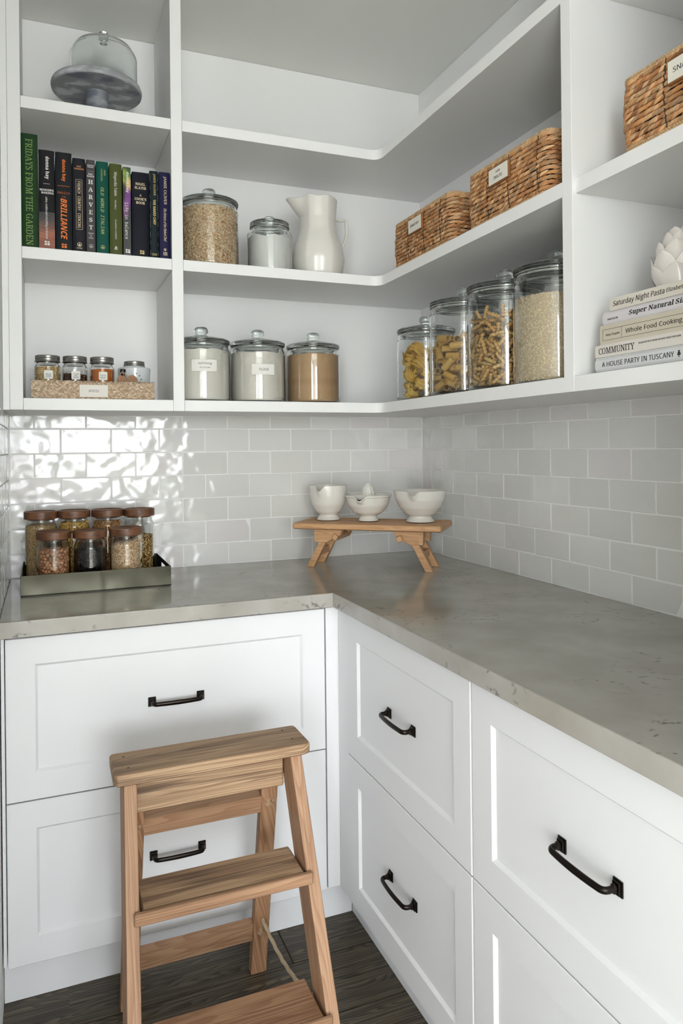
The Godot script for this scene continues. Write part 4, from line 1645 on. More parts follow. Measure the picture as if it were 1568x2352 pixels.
func pitcher() -> void:
	var o := thing("pitcher", "tall cream ceramic pitcher with fluted sides and a looped handle", "pitcher", Vector3(-0.478, S2T, 0.205))
	var p := rounded([Vector3(0, 0.001, 0), Vector3(0.066, 0.001, 0.002), Vector3(0.069, 0.0, 0.003), Vector3(0.0745, 0.012, 0.02), Vector3(0.0835, 0.060, 0.05), Vector3(0.0755, 0.105, 0.06), Vector3(0.0585, 0.150, 0.05),
		Vector3(0.0560, 0.190, 0.05), Vector3(0.0610, 0.2505, 0.0), Vector3(0.0600, 0.2530, 0.0), Vector3(0.0570, 0.2520, 0.0), Vector3(0.0520, 0.190, 0.04), Vector3(0.0545, 0.150, 0.05), Vector3(0.0715, 0.105, 0.06), Vector3(0.0790, 0.060, 0.05), Vector3(0.066, 0.006, 0.01), Vector3(0, 0.006, 0)], 6)
	var spout := PI + 0.30
	var w := func(a: float, r: float, y: float, k: int) -> Vector2:
		var b := a - spout
		# six soft panels meeting in ribs
		var rib := pow(absf(cos(b * 3.0 + PI / 2.0)), 0.85)
		var q := r * (0.962 + 0.038 * (1.0 - rib) * 1.45)
		var up := smoothstep(0.17, 0.253, y)
		var d := absf(angle_difference(a, spout))
		q += 0.040 * exp(-pow(d / 0.42, 2.0)) * up * up
		var yy := y + 0.0035 * up * up * cos(b * 6.0) * exp(-pow((d - 1.0) / 1.2, 2.0)) + 0.001 * up * exp(-pow(d / 0.35, 2.0))
		return Vector2(q, yy)
	part("body", warped(p, 96, w), ceramic(), o)
	var mb := MB.new()
	var path := PackedVector3Array()
	for q in rounded([Vector3(0.050, 0.2045, 0), Vector3(0.080, 0.2010, 0.05), Vector3(0.1085, 0.2065, 0.006), Vector3(0.1125, 0.170, 0.09), Vector3(0.1030, 0.132, 0.06), Vector3(0.076, 0.0975, 0)], 8):
		path.append(Vector3(q.x, q.y, 0))
	mb.xf = Transform3D(Basis(Vector3.UP, 0.22), Vector3.ZERO)
	mb.tube(path, PackedFloat32Array([0.0046]), PackedFloat32Array([0.0066]), Vector3(0, 0, 1), 14)
	part("handle", mb, ceramic(), o)


func cake_stand() -> void:
	var sz := 512
	var a := FastNoiseLite.new()
	a.seed = 8
	a.frequency = 0.006
	a.fractal_octaves = 4
	a.domain_warp_enabled = true
	a.domain_warp_amplitude = 60.0
	a.domain_warp_frequency = 0.006
	var im := Image.create(sz, sz, false, Image.FORMAT_RGB8)
	for y in sz:
		for x in sz:
			var t := a.get_noise_2d(x, y * 1.6)
			var c := Color(0.60, 0.61, 0.62).lerp(Color(0.83, 0.84, 0.85), smoothstep(0.02, 0.40, t))
			c = c.lerp(Color(0.44, 0.465, 0.51), smoothstep(-0.18, -0.50, t))
			im.set_pixel(x, y, c)
	var m := plain(Color.WHITE, 0.35)
	m.albedo_texture = img_tex(im)
	triplanar(m, 2.6, false)
	m.uv1_triplanar_sharpness = 1.5
	m.uv1_offset = Vector3(0.5, 0.5, 0.5)
	var at := Vector3(-1.141, S3T, 0.170)
	var o := thing("cake_stand", "grey marble pedestal cake stand under a glass dome", "cake stand", at)
	var pl := MB.new()
	pl.lathe(rounded([Vector3(0, 0.1005, 0), Vector3(0.1235, 0.1005, 0.004), Vector3(0.1255, 0.1105, 0.009), Vector3(0.1225, 0.1215, 0.004), Vector3(0, 0.1215, 0)], 5), 72)
	part("plate", pl, m, o)
	var pd := MB.new()
	pd.lathe(rounded([Vector3(0, 0, 0), Vector3(0.052, 0, 0.003), Vector3(0.052, 0.010, 0.004), Vector3(0.036, 0.020, 0.012), Vector3(0.0315, 0.045, 0.02), Vector3(0.0315, 0.1004, 0), Vector3(0, 0.1004, 0)], 6), 48)
	part("pedestal", pd, m, o)
	var d := thing("cake_dome", "clear glass dome with a small knob on the marble cake stand", "cloche", Vector3(-1.121, S3T + 0.1222, 0.163))
	var g := MB.new()
	var r := 0.0935
	g.lathe(rounded([Vector3(r - 0.0025, 0, 0.0005), Vector3(r + 0.0005, 0, 0.0008), Vector3(r, 0.02, 0.02), Vector3(r, 0.092, 0.04), Vector3(0.074, 0.124, 0.035), Vector3(0.030, 0.1300, 0.03), Vector3(0.0095, 0.1310, 0.003), Vector3(0.0085, 0.140, 0.004), Vector3(0.0145, 0.147, 0.006), Vector3(0.0130, 0.162, 0.006), Vector3(0, 0.162, 0)], 8), 72)
	g.lathe(rounded([Vector3(0, 0.1280, 0), Vector3(0.030, 0.1274, 0.03), Vector3(0.0725, 0.1217, 0.035), Vector3(r - 0.0026, 0.091, 0.04), Vector3(r - 0.0026, 0.0, 0)], 8), 72)
	# inner wall normals point inwards
	part("dome", g, glass(Color(0.97, 0.98, 0.975)), d)


func riser_and_bowls() -> void:
	var tex := wood_image(Vector2i(768, 256), Color(0.86, 0.69, 0.51), Color(0.75, 0.56, 0.39), Color(0.63, 0.45, 0.30), 71, 14.0, 0.35, 0.45, 0.7)
	var m := wood_mat(tex, 0.5, 0.16, 0.5)
	var yt := 0.1445
	var o := thing("serving_riser", "low wooden serving riser on angled legs in the worktop corner", "riser", Vector3(-0.324, WT, 0.264), -deg_to_rad(40.0))
	var t := MB.new()
	# board: four bars and a sunken middle
	var L := 0.2375
	var D := 0.0975
	var th := 0.020
	t.box(Vector3(0, yt - th / 2 - 0.0015, 0), Vector3(2 * L - 0.05, th - 0.003, 2 * D - 0.03), 0.001)
	for s in [-1, 1]:
		t.uvo = Vector2(0.13 * s, 0.21)
		t.box(Vector3(0, yt - th / 2, s * (D - 0.0175)), Vector3(2 * L, th, 0.035), 0.005)
	part("top_board", t, m, o)
	for s in [-1, 1]:
		var e := MB.new()
		e.uvo = Vector2(0.4, 0.33 * s)
		e.box(Vector3(s * (L - 0.0150), yt - th / 2, 0), Vector3(0.030, th - 0.0006, 2 * D - 0.0692), 0.004, 2)
		# hand hold groove beside the end piece
		part("end_piece", e, m, o)
	for s in [-1, 1]:
		for f in [-1, 1]:
			var zc: float = f * 0.0525
			var bl := MB.new()
			bl.uvo = Vector2(rng.randf(), rng.randf())
			var poly := PackedVector2Array([Vector2(s * 0.177, yt - th), Vector2(s * 0.175, yt - th - 0.043), Vector2(s * 0.136, yt - th - 0.0445), Vector2(s * 0.088, yt - th - 0.019), Vector2(s * 0.082, yt - th)])
			bl.xf = Transform3D(Basis(Vector3(1, 0, 0), Vector3(0, 0, -1), Vector3(0, 1, 0)), Vector3(0, 0, zc))
			bl.prism(poly, -0.0125, 0.0125, 0.0012)
			part("leg_block", bl, m, o)
			var lg := MB.new()
			lg.uvo = Vector2(rng.randf(), rng.randf())
			var a := Vector2(s * 0.143, yt - th - 0.030)
			var b := Vector2(s * 0.192, 0.0)
			var d := (b - a)
			var half := 0.0115
			var pf := PackedVector2Array([a + Vector2(-s * half, 0), a + Vector2(s * half, 0), b + Vector2(s * half, 0), b + Vector2(-s * half, 0)])
			lg.xf = Transform3D(Basis(Vector3(1, 0, 0), Vector3(0, 0, -1), Vector3(0, 1, 0)), Vector3(0, 0, zc - f * 0.002))
			lg.prism(pf, -0.0095, 0.0095, 0.001)
			part("leg", lg, m, o)
		var st := MB.new()
		st.uvo = Vector2(rng.randf(), rng.randf())
		st.box(Vector3(s * 0.168, 0.048, 0), Vector3(0.014, 0.022, 0.088), 0.001, 2)
		part("stretcher", st, m, o)
		var pg := MB.new()
		pg.xf = Transform3D(Basis(Vector3(0, 0, 1), s * 0.5), Vector3(s * 0.104, yt - th - 0.026, 0))
		pg.box(Vector3.ZERO, Vector3(0.018, 0.018, 0.150), 0.002, 2)
		part("peg", pg, m, o)
	var yb := WT + yt - 0.001
	# mortar-like cup, juicer, bowl
	var ax := func(lx: float, lz: float) -> Vector3:
		return Vector3(-0.324, yb, 0.264) + Basis(Vector3.UP, -deg_to_rad(40.0)) * Vector3(lx, 0, lz)
	var look := atan2(2.39 - 0.2, -1.29 + 0.35)    # the spouts face the room
	var c := thing("pouring_cup", "tall white ceramic pouring cup on a flared foot, left end of the wooden riser", "cup", ax.call(-0.160, -0.030), 0.0, "white ceramics on the wooden riser")
	var p := rounded([Vector3(0, 0.002, 0), Vector3(0.033, 0.002, 0.001), Vector3(0.0375, 0, 0.0015), Vector3(0.0375, 0.003, 0.0015), Vector3(0.0305, 0.0145, 0.006), Vector3(0.0300, 0.0175, 0.004), Vector3(0.0410, 0.028, 0.02), Vector3(0.0545, 0.052, 0.03), Vector3(0.0605, 0.080, 0.03), Vector3(0.0630, 0.1125, 0.0),
		Vector3(0.0615, 0.1140, 0.001), Vector3(0.0590, 0.1125, 0.0), Vector3(0.0565, 0.080, 0.03), Vector3(0.0500, 0.052, 0.03), Vector3(0.030, 0.026, 0.02), Vector3(0, 0.024, 0)], 5)
	part("body", warped(p, 96, spout_warp(0.1125, look + 0.40, 0.17, 0.0165, 0.009, 0.060)), ceramic(), c)
	var j := thing("juicer", "white ceramic citrus juicer with a ribbed cone, middle of the wooden riser", "juicer", ax.call(-0.022, -0.026), 0.0, "white ceramics on the wooden riser")
	p = rounded([Vector3(0, 0.002, 0), Vector3(0.028, 0.002, 0.001), Vector3(0.0325, 0, 0.0015), Vector3(0.0325, 0.003, 0.0015), Vector3(0.0265, 0.0135, 0.005), Vector3(0.0270, 0.0165, 0.004), Vector3(0.0480, 0.0275, 0.02), Vector3(0.0655, 0.051, 0.03), Vector3(0.0715, 0.0765, 0.01), Vector3(0.0752, 0.0785, 0.002), Vector3(0.0752, 0.0830, 0.002),
		Vector3(0.0700, 0.0835, 0.002), Vector3(0.0660, 0.0770, 0.01), Vector3(0.0600, 0.051, 0.03), Vector3(0.040, 0.030, 0.02), Vector3(0, 0.026, 0)], 5)
	part("body", warped(p, 96, spout_warp(0.083, look + 0.37, 0.18, 0.0150, 0.010, 0.048)), ceramic(), j)
	# perforated insert with the cone
	var ins := warped(rounded([Vector3(0, 0.0690, 0), Vector3(0.055, 0.0700, 0.004), Vector3(0.0640, 0.0800, 0.003), Vector3(0.0690, 0.0850, 0.002), Vector3(0.0640, 0.0860, 0.002), Vector3(0.0560, 0.0740, 0.004), Vector3(0.0275, 0.0730, 0.002), Vector3(0.0235, 0.0850, 0.01), Vector3(0.0160, 0.1080, 0.015), Vector3(0.0050, 0.1215, 0.004), Vector3(0, 0.1225, 0)], 5), 96,
		func(a: float, r: float, y: float, k: int) -> Vector2:
			var f := smoothstep(0.074, 0.082, y) * (1.0 if r < 0.03 else 0.0)
			return Vector2(r * (1.0 - 0.10 * f * (0.5 + 0.5 * cos(a * 10.0))), y))
	part("reamer", ins, ceramic(), j)
	var bw := thing("pouring_bowl", "wide white ceramic pouring bowl at the right end of the wooden riser", "bowl", ax.call(0.1466, -0.034), 0.0, "white ceramics on the wooden riser")
	p = rounded([Vector3(0, 0.002, 0), Vector3(0.040, 0.002, 0.001), Vector3(0.0450, 0, 0.0015), Vector3(0.0450, 0.003, 0.0015), Vector3(0.0360, 0.0150, 0.006), Vector3(0.0360, 0.0185, 0.004), Vector3(0.0480, 0.0255, 0.02), Vector3(0.0660, 0.046, 0.03), Vector3(0.0785, 0.0705, 0.03), Vector3(0.0840, 0.0975, 0.0),
		Vector3(0.0820, 0.0992, 0.001), Vector3(0.0795, 0.0975, 0.0), Vector3(0.0742, 0.0705, 0.03), Vector3(0.0610, 0.046, 0.03), Vector3(0.036, 0.028, 0.02), Vector3(0, 0.025, 0)], 5)
	part("body", warped(p, 96, spout_warp(0.0975, look + 0.36, 0.155, 0.0150, 0.009, 0.055)), ceramic(), bw)


func artichoke() -> void:
	var at := Vector3(-0.222, 1.5568, 1.389)
	var o := thing("ceramic_artichoke", "glazed off-white ceramic artichoke standing on the pale book stack", "ornament", at)
	var core := MB.new()
	core.lathe(rounded([Vector3(0, 0, 0), Vector3(0.022, 0, 0.003), Vector3(0.036, 0.020, 0.02), Vector3(0.034, 0.055, 0.03), Vector3(0.018, 0.085, 0.02), Vector3(0, 0.092, 0)], 6), 32)
	var glaze := ceramic(Color(0.885, 0.855, 0.825))
	part("core", core, glaze, o)
	var rows := [[6, 0.0270, 0.002, 0.048, 0.050, 0.20, 0.15], [6, 0.0320, 0.017, 0.054, 0.048, 0.04, 0.65], [6, 0.0300, 0.038, 0.052, 0.045, -0.12, 0.15], [5, 0.0225, 0.058, 0.049, 0.042, -0.25, 0.6], [4, 0.0135, 0.073, 0.044, 0.038, -0.32, 0.2]]
	for row in rows:
		for k in row[0]:
			var a: float = TAU * (k + row[6]) / row[0]
			var mb := MB.new()
			var nu := 10
			var nv := 10
			for side in 2:
				for j in nv + 1:
					for i in nu + 1:
						var u := float(i) / nu * 2.0 - 1.0
						var t := float(j) / nv
						var wd: float = row[4] * 0.5 * pow(sin(PI * clampf(0.22 + t * 0.78, 0, 1)), 0.6) * (1.0 if t < 0.98 else 0.25)
						var th := (0.0028 if side == 0 else -0.0012) * (1.0 - 0.6 * u * u) * (1.0 - 0.5 * t)
						var x := u * wd
						var out := -x * x * 9.0 + 0.006 * sin(t * PI) + 0.010 * t * t + th
						mb.vert(Vector3(x, t * row[3], out), Vector3(u * 0.7, 0.25 - t * 0.4, 1.0) * (1.0 if side == 0 else -1.0))
			for side in 2:
				var base := side * (nu + 1) * (nv + 1)
				for j in nv:
					for i in nu:
						var q := base + j * (nu + 1) + i
						mb.quad(q, q + 1, q + nu + 2, q + nu + 1)
			var lf := part("leaf", mb, glaze, o)
			var bs := Basis(Vector3.UP, a) * Basis(Vector3.RIGHT, row[5])
			lf.transform = Transform3D(bs, Vector3(sin(a) * row[1], row[2], cos(a) * row[1]))


# ------------------------------------------------------------------ woven baskets
# point and outward normal at distance s along a rounded rectangle (half sizes a, b; corner c), starting mid front (+z)
func loop_point(s: float, a: float, b: float, c: float) -> Array:
	var segs := [2.0 * (a - c), PI / 2 * c, 2.0 * (b - c), PI / 2 * c, 2.0 * (a - c), PI / 2 * c, 2.0 * (b - c), PI / 2 * c]
	var total := 0.0
	for q in segs:
		total += q
	s = fposmod(s, total)
	var k := 0
	while k < 7 and s > segs[k]:
		s -= segs[k]
		k += 1
	var side := k / 2
	var rot := Basis(Vector3.UP, side * PI / 2)
	var w := a if side % 2 == 0 else b       # half length of this side
	var d := b if side % 2 == 0 else a       # its distance from the middle
	var p: Vector3
	var n: Vector3
	if k % 2 == 0:
		p = Vector3(-(w - c) + s, 0, d)
		n = Vector3(0, 0, 1)
	else:
		var t := s / c
		p = Vector3((w - c) + sin(t) * c, 0, (d - c) + cos(t) * c)
		n = Vector3(sin(t), 0, cos(t))
	return [rot * p, rot * n, total]


func stitch(mb: MB, p: Vector3, t: Vector3, n: Vector3, len: float, h: float, th: float, lean: float, c: Color) -> void:
	mb.col = c
	var up := Vector3.UP.cross(t).cross(t) * -1.0
	up = n.cross(t).normalized()
	if up.y < 0.0:
		up = -up
	var dir := (t * cos(lean) + up * sin(lean)).normalized()
	var w := (up * cos(lean) - t * sin(lean)).normalized()
	var base := mb.v.size()
	var st := [-1.0, -0.55, 0.0, 0.55, 1.0]
	var sz := [0.18, 0.78, 1.0, 0.78, 0.18]
	for k in 5:
		for s in 6:
			var a := TAU * s / 6.0
			var q: Vector3 = p + dir * len * 0.5 * st[k] + (w * cos(a) * h * 0.5 + n * sin(a) * th * 0.5) * sz[k] + n * th * 0.35 * (1.0 - st[k] * st[k])
			mb.vert(q, (w * cos(a) / h * th + n * sin(a)).normalized() + dir * st[k] * 0.5)
	for k in 4:
		for s in 6:
			mb.quad(base + k * 6 + s, base + k * 6 + (s + 1) % 6, base + (k + 1) * 6 + (s + 1) % 6, base + (k + 1) * 6 + s)
	for e in [0, 4]:
		for s in range(1, 5):
			mb.tri(base + e * 6, base + e * 6 + s, base + e * 6 + s + 1)


func straw(dark := 0.0) -> Color:
	var pal := [Color(0.78, 0.56, 0.37), Color(0.86, 0.66, 0.46), Color(0.70, 0.48, 0.31), Color(0.82, 0.58, 0.36), Color(0.76, 0.61, 0.46), Color(0.88, 0.71, 0.53)]
	var c: Color = pal[rng.randi() % 6]
	return (c * rng.randf_range(0.82, 1.1)).lerp(Color(0.35, 0.22, 0.13), dark * rng.randf()).srgb_to_linear()


func basket(label: String, at: Vector3, len: float, dep: float, h: float, rows: int, seams: Array, card: Array) -> void:
	# local x runs along the front, local z is the way the front faces (turned to -x)
	var o := thing("woven_basket", label, "basket", at, -PI / 2, "woven seagrass baskets on the shelves")
	if not M.has("straw"):
		M.straw = plain(Color.WHITE, 0.72)
		M.straw.vertex_color_use_as_albedo = true
		var nt := noise_normal(0.03, 256, 6.0, 14, 4)
		M.straw.normal_enabled = true
		M.straw.normal_texture = nt
		M.straw.normal_scale = 0.5
		triplanar(M.straw, 16.0, false)
		M.liner = plain(Color(0.20, 0.125, 0.075), 0.95)
	var a := len / 2.0
	var b := dep / 2.0
	var c := 0.018
	var pitch := (h - 0.018) / rows
	var lean_of := 0.25
	var shade := rng.randf() * 0.5
	for r in rows:
		var mb := MB.new()
		var y := 0.011 + (r + 0.5) * pitch
		var bulge := 0.003 * sin(PI * (r + 0.5) / rows)
		var s := rng.randf() * 0.02
		var total: float = loop_point(0.0, a, b, c)[2]
		while s < total:
			var q := loop_point(s, a + bulge - 0.004, b + bulge - 0.004, c)
			var t: Vector3 = Vector3.UP.cross(q[1]).normalized()
			var l := rng.randf_range(0.026, 0.032)
			stitch(mb, q[0] + Vector3.UP * (y + rng.randfn(0, 0.0003)) + q[1] * rng.randfn(0.0, 0.0006), t, q[1], l, pitch * rng.randf_range(0.70, 0.88), 0.0070, lean_of + rng.randfn(0, 0.05), straw(shade))
			s += 0.0108 * rng.randf_range(0.85, 1.15)
		part("rope_course", mb, M.straw, o)
	# braided rim and foot, paler
	for e in 2:
		var mb := MB.new()
		var y := h - 0.0065 if e == 0 else 0.0062
		var s := 0.0
		var total: float = loop_point(0.0, a, b, c)[2]
		while s < total:
			var q := loop_point(s, a - 0.0035, b - 0.0035, c)
			var t: Vector3 = Vector3.UP.cross(q[1]).normalized()
			var col := straw().lerp(Color(0.62, 0.45, 0.25), 0.6)
			for w in 2:
				stitch(mb, q[0] + Vector3.UP * (y + (w - 0.5) * 0.0042) + t * w * 0.003, t, q[1], 0.0125, 0.0062, 0.0078, (0.75 if w == 0 else -0.6) + rng.randfn(0, 0.1), col)
			s += 0.0058
		part("braided_rim" if e == 0 else "braided_foot", mb, M.straw, o)
	# dark stitched seams
	var tie := MB.new()
	tie.col = Color(0.028, 0.02, 0.015)
	var front := 2.0 * (a - c)
	for sm in seams:
		var s: float = sm + front / 2.0
		var path := PackedVector3Array()
		for k in 25:
			var q := loop_point(s + 0.0014 * sin(k * 2.4), a + 0.001 + 0.003 * sin(PI * k / 24.0), b + 0.001 + 0.003 * sin(PI * k / 24.0), c)
			path.append(q[0] + Vector3.UP * lerpf(0.012, h - 0.010, k / 24.0) + q[1] * 0.0012 * cos(k * 2.1))
		tie.tube(path, PackedFloat32Array([0.0010]), PackedFloat32Array([0.0010]), Vector3(0.3, 0, 1), 5)
	part("seam_tie", tie, M.straw, o)
	# liner and base inside
	var li := MB.new()
	var n := 48
	var total: float = loop_point(0.0, a, b, c)[2]
	for k in n:
		var q0 := loop_point(total * k / n, a - 0.0085, b - 0.0085, c)
		var q1 := loop_point(total * (k + 1) / n, a - 0.0085, b - 0.0085, c)
		var y0 := Vector3.UP * 0.004
		var y1 := Vector3.UP * (h - 0.010)
		li.quad(li.vert(q0[0] + y0, q0[1]), li.vert(q1[0] + y0, q1[1]), li.vert(q1[0] + y1, q1[1]), li.vert(q0[0] + y1, q0[1]))
		li.quad(li.vert(q0[0] * 0.985 + y0, -q0[1]), li.vert(q1[0] * 0.985 + y0, -q1[1]), li.vert(q1[0] * 0.985 + y1, -q1[1]), li.vert(q0[0] * 0.985 + y1, -q0[1]))
	li.box(Vector3(0, 0.005, 0), Vector3(len - 0.02, 0.006, dep - 0.02), 0.002)
	part("inner_wall", li, M.liner, o)
	# name card in a small wooden frame: [x, y, w, h, lines]
	var fr := MB.new()
	fr.box(Vector3(card[0], card[1], b + 0.0078), Vector3(card[2] + 0.002, card[3] + 0.002, 0.0075), 0.0025)
	var fo := part("label_frame", fr, plain(Color(0.55, 0.36, 0.17), 0.5), o)
	var cd := MB.new()
	cd.box(Vector3(card[0], card[1], b + 0.0118), Vector3(card[2] - 0.005, card[3] - 0.005, 0.0014), 0.0003)
	var co := part("card", cd, plain(Color(0.93, 0.91, 0.86), 0.7), fo)
	var tx := MB.new()
	for l in card[4]:
		letters(tx, l[0], font("sans"), Transform3D(Basis.IDENTITY, Vector3(card[0] + l[3], card[1] + l[4], b + 0.01252)), l[1], l[2], l[5], 0.0002)
	part("lettering", tx, ink(), fo)


func baskets() -> void:
	var y := S2T
	var front := -0.297
	var dep := 0.265
	basket("left woven basket on the middle corner shelf, with a dinner prep card", Vector3(front + dep / 2.0, y, 0.553), 0.336, dep, 0.140, 12, [-0.068, 0.026, 0.118, 0.245, -0.185], [-0.0145, 0.099, 0.081, 0.043, [["DINNER PREP", 0.052, 0.0070, 0.0, 0.0, 0.1]]])
	basket("woven basket with a salty snacks card, beside the shelf post", Vector3(front + dep / 2.0, y, 0.963), 0.316, dep, 0.143, 12, [-0.064, 0.020, 0.128, 0.235, -0.180], [-0.0100, 0.0985, 0.080, 0.041, [["Salty", 0.018, 0.0080, 0.0, 0.0065, 0.2], ["SNACKS", 0.034, 0.0075, 0.0, -0.0055, 0.05]]])
	basket("woven basket on the right edge shelf above the pale books", Vector3(front + dep / 2.0 + 0.003, y - 0.001, 1.500), 0.340, dep, 0.140, 12, [-0.062, 0.034, 0.128, 0.235, -0.180], [-0.0120, 0.0955, 0.080, 0.041, [["SNACKS", 0.052, 0.0085, 0.0, 0.0, 0.05]]])


# ------------------------------------------------------------------ spices in a plaited tray
func spices() -> void:
	var x0 := -1.3225
	var x1 := -1.0040
	var o := thing("plaited_tray", "shallow plaited palm-leaf tray with a card reading SPICES", "tray", Vector3((x0 + x1) / 2.0, S1T, 0.205))
	var w := x1 - x0
	var d := 0.170
	var h := 0.0485
	var body := MB.new()
	for s in [-1, 1]:
		body.box(Vector3(0, h / 2, s * (d / 2 - 0.003)), Vector3(w - 0.006, h - 0.002, 0.003), 0.001)
		body.box(Vector3(s * (w / 2 - 0.003), h / 2, 0), Vector3(0.003, h - 0.002, d - 0.006), 0.001)
	body.box(Vector3(0, 0.003, 0), Vector3(w - 0.008, 0.003, d - 0.008), 0.001)
	part("inner_wall", body, plain(Color(0.42, 0.33, 0.24), 0.9), o)
	# herringbone of short flat strips on the four sides
	var mb := MB.new()
	var pal := [Color(0.82, 0.73, 0.61), Color(0.90, 0.83, 0.73), Color(0.74, 0.63, 0.51), Color(0.80, 0.69, 0.58), Color(0.70, 0.61, 0.50), Color(0.86, 0.76, 0.65)]
	for side in 4:
		var half := (w if side % 2 == 0 else d) / 2.0
		var off := (d if side % 2 == 0 else w) / 2.0
		var bs := Basis(Vector3.UP, side * PI / 2)
		var nc := int(half * 2.0 / 0.0042)
		for i in nc:
			for j in 10:
				var x := -half + (i + 0.5) * half * 2.0 / nc
				var y := 0.0035 + (j + 0.5) * (h - 0.007) / 10.0
				mb.col = ((pal[rng.randi() % 6] as Color) * rng.randf_range(0.92, 1.06)).srgb_to_linear()
				var ang := (0.80 if j % 2 == 0 else -0.80) + rng.randfn(0, 0.08)
				mb.xf = Transform3D(bs, Vector3.ZERO) * Transform3D(Basis(Vector3(0, 0, 1), ang) * Basis(Vector3.UP, 0.16), Vector3(x, y, off - 0.0008))
				mb.box(Vector3.ZERO, Vector3(0.0070, 0.0030, 0.0015), 0.0005)
	mb.xf = Transform3D()
	# wrapped rim
	for side in 4:
		var half := (w if side % 2 == 0 else d) / 2.0
		var off := (d if side % 2 == 0 else w) / 2.0
		var bs := Basis(Vector3.UP, side * PI / 2)
		var nc := int(half * 2.0 / 0.006)
		for i in nc:
			for e in 2:
				mb.col = ((pal[rng.randi() % 6] as Color) * rng.randf_range(0.75, 1.0)).srgb_to_linear()
				mb.xf = Transform3D(bs, Vector3.ZERO) * Transform3D(Basis(Vector3(0, 0, 1), 0.5), Vector3(-half + (i + 0.5) * half * 2.0 / nc, h - 0.001 if e == 0 else 0.0022, off - 0.002))
				mb.box(Vector3.ZERO, Vector3(0.0085, 0.0042, 0.0052), 0.0015)
	var pm := plain(Color.WHITE, 0.7)
	pm.vertex_color_use_as_albedo = true
	var pw := part("plaited_wall", mb, pm, o)
	pw.set_meta("kind", "stuff")
	var cd := MB.new()
	cd.box(Vector3(-0.0025, 0.0225, d / 2 + 0.0016), Vector3(0.0735, 0.0335, 0.0016), 0.0004)
	var co := part("label_card", cd, plain(Color(0.91, 0.89, 0.85), 0.7), o)
	var tx := MB.new()
	letters(tx, "SPICES", font("sans"), Transform3D(Basis.IDENTITY, Vector3(-0.0025, 0.0225, d / 2 + 0.00242)), 0.0270, 0.0062, 0.08, 0.0002)
	part("lettering", tx, ink(), co)
	# three small jars
	var steel := plain(Color(0.60, 0.595, 0.575), 0.32, 0.9)
	M.steel = steel
	var y := S1T + 0.0050
	var zc := 0.225
	var r := 0.0335
	var jars := [
		["spice jar of minced onion flakes with a steel lid, leftmost in the tray", -1.2815, [["Minced", "sans", 0.0125, 0.0040, 0.0, 0.0640, 0.15], ["ONION", "sans", 0.0120, 0.0035, 0.0, 0.0585, 0.05]]],
		["spice jar of crushed red pepper, half full, with a steel lid", -1.2110, [["Crushed", "sans", 0.0135, 0.0038, 0.0, 0.0660, 0.15], ["RED", "sans", 0.0075, 0.0030, 0.0, 0.0612, 0.0], ["PEPPER", "sans", 0.0135, 0.0032, 0.0, 0.0565, 0.05]]],
		["spice jar of orange chipotle powder with a steel lid", -1.1393, [["CHIPOTLE", "sans", 0.0150, 0.0034, 0.0, 0.0640, 0.05], ["Powder", "sans", 0.0125, 0.0042, 0.0, 0.0585, 0.15]]],
	]
	var body_mesh: ArrayMesh
	for k in 3:
		var at := Vector3(jars[k][1], y, zc)
		var jo := thing("spice_jar", jars[k][0], "jar", at, 0.0, "spice jars in the plaited tray")
		if k == 0:
			var g := MB.new()
			g.lathe(rounded([Vector3(0, 0.001, 0), Vector3(r - 0.006, 0.0, 0.002), Vector3(r, 0.0, 0.005), Vector3(r, 0.088, 0.010), Vector3(r - 0.006, 0.0965, 0.003), Vector3(r - 0.006, 0.1150, 0.001), Vector3(r - 0.0085, 0.1150, 0.001), Vector3(r - 0.0085, 0.0965, 0.004), Vector3(r - 0.0025, 0.086, 0.010), Vector3(r - 0.0025, 0.004, 0.004), Vector3(0, 0.004, 0)], 5), 48, 0.75)
			body_mesh = g.done()
		mi("body", body_mesh, glass(), jo)
		var ld := MB.new()
		var rl := 0.0325
		ld.lathe(rounded([Vector3(0, 0.1156, 0), Vector3(rl - 0.004, 0.1156, 0.0005), Vector3(rl - 0.004, 0.0995, 0.0005), Vector3(rl, 0.0985, 0.001), Vector3(rl + 0.001, 0.1005, 0.001), Vector3(rl - 0.0008, 0.1025, 0.0008), Vector3(rl - 0.0008, 0.1075, 0.0006), Vector3(rl + 0.0002, 0.1085, 0.0006), Vector3(rl - 0.0006, 0.1095, 0.0006), Vector3(rl - 0.0004, 0.1165, 0.0025), Vector3(0, 0.1170, 0)], 4), 48, 0.8)
		part("lid", ld, steel, jo)
		curved_label(jo, r + 0.0004, 0.0505, 0.0740, 0.0235, 0.06 - k * 0.02, jars[k][2], 0.003)
		if k == 0:
			grain_heap("onion_flakes", "pale minced onion flakes inside the leftmost spice jar", "spice", at, r - 0.0032, 0.0046, 0.083, Vector2.ZERO, Vector3(0.0075, 0.0060, 0.0020), [Color(0.97, 0.85, 0.62), Color(0.94, 0.80, 0.55), Color(0.99, 0.90, 0.72), Color(0.90, 0.74, 0.48)], 1600, Color(0.85, 0.68, 0.42), 0.5)
		elif k == 1:
			grain_heap("pepper_flakes", "dark crushed red pepper flakes in the middle spice jar", "spice", at, r - 0.0032, 0.0046, 0.066, Vector2(-0.05, 0.0), Vector3(0.0042, 0.0034, 0.0010), [Color(0.36, 0.10, 0.06), Color(0.28, 0.07, 0.05), Color(0.44, 0.15, 0.08), Color(0.62, 0.42, 0.18), Color(0.22, 0.06, 0.05)], 1500, Color(0.20, 0.055, 0.04), 0.5)
		else:
			var pw2 := part("chipotle_powder", fill_mesh(r - 0.0032, 0.0046, 0.082, 21, 0.002, Vector2(0.03, 0)), plain(Color(0.86, 0.47, 0.15), 0.95))
			pw2.position = at
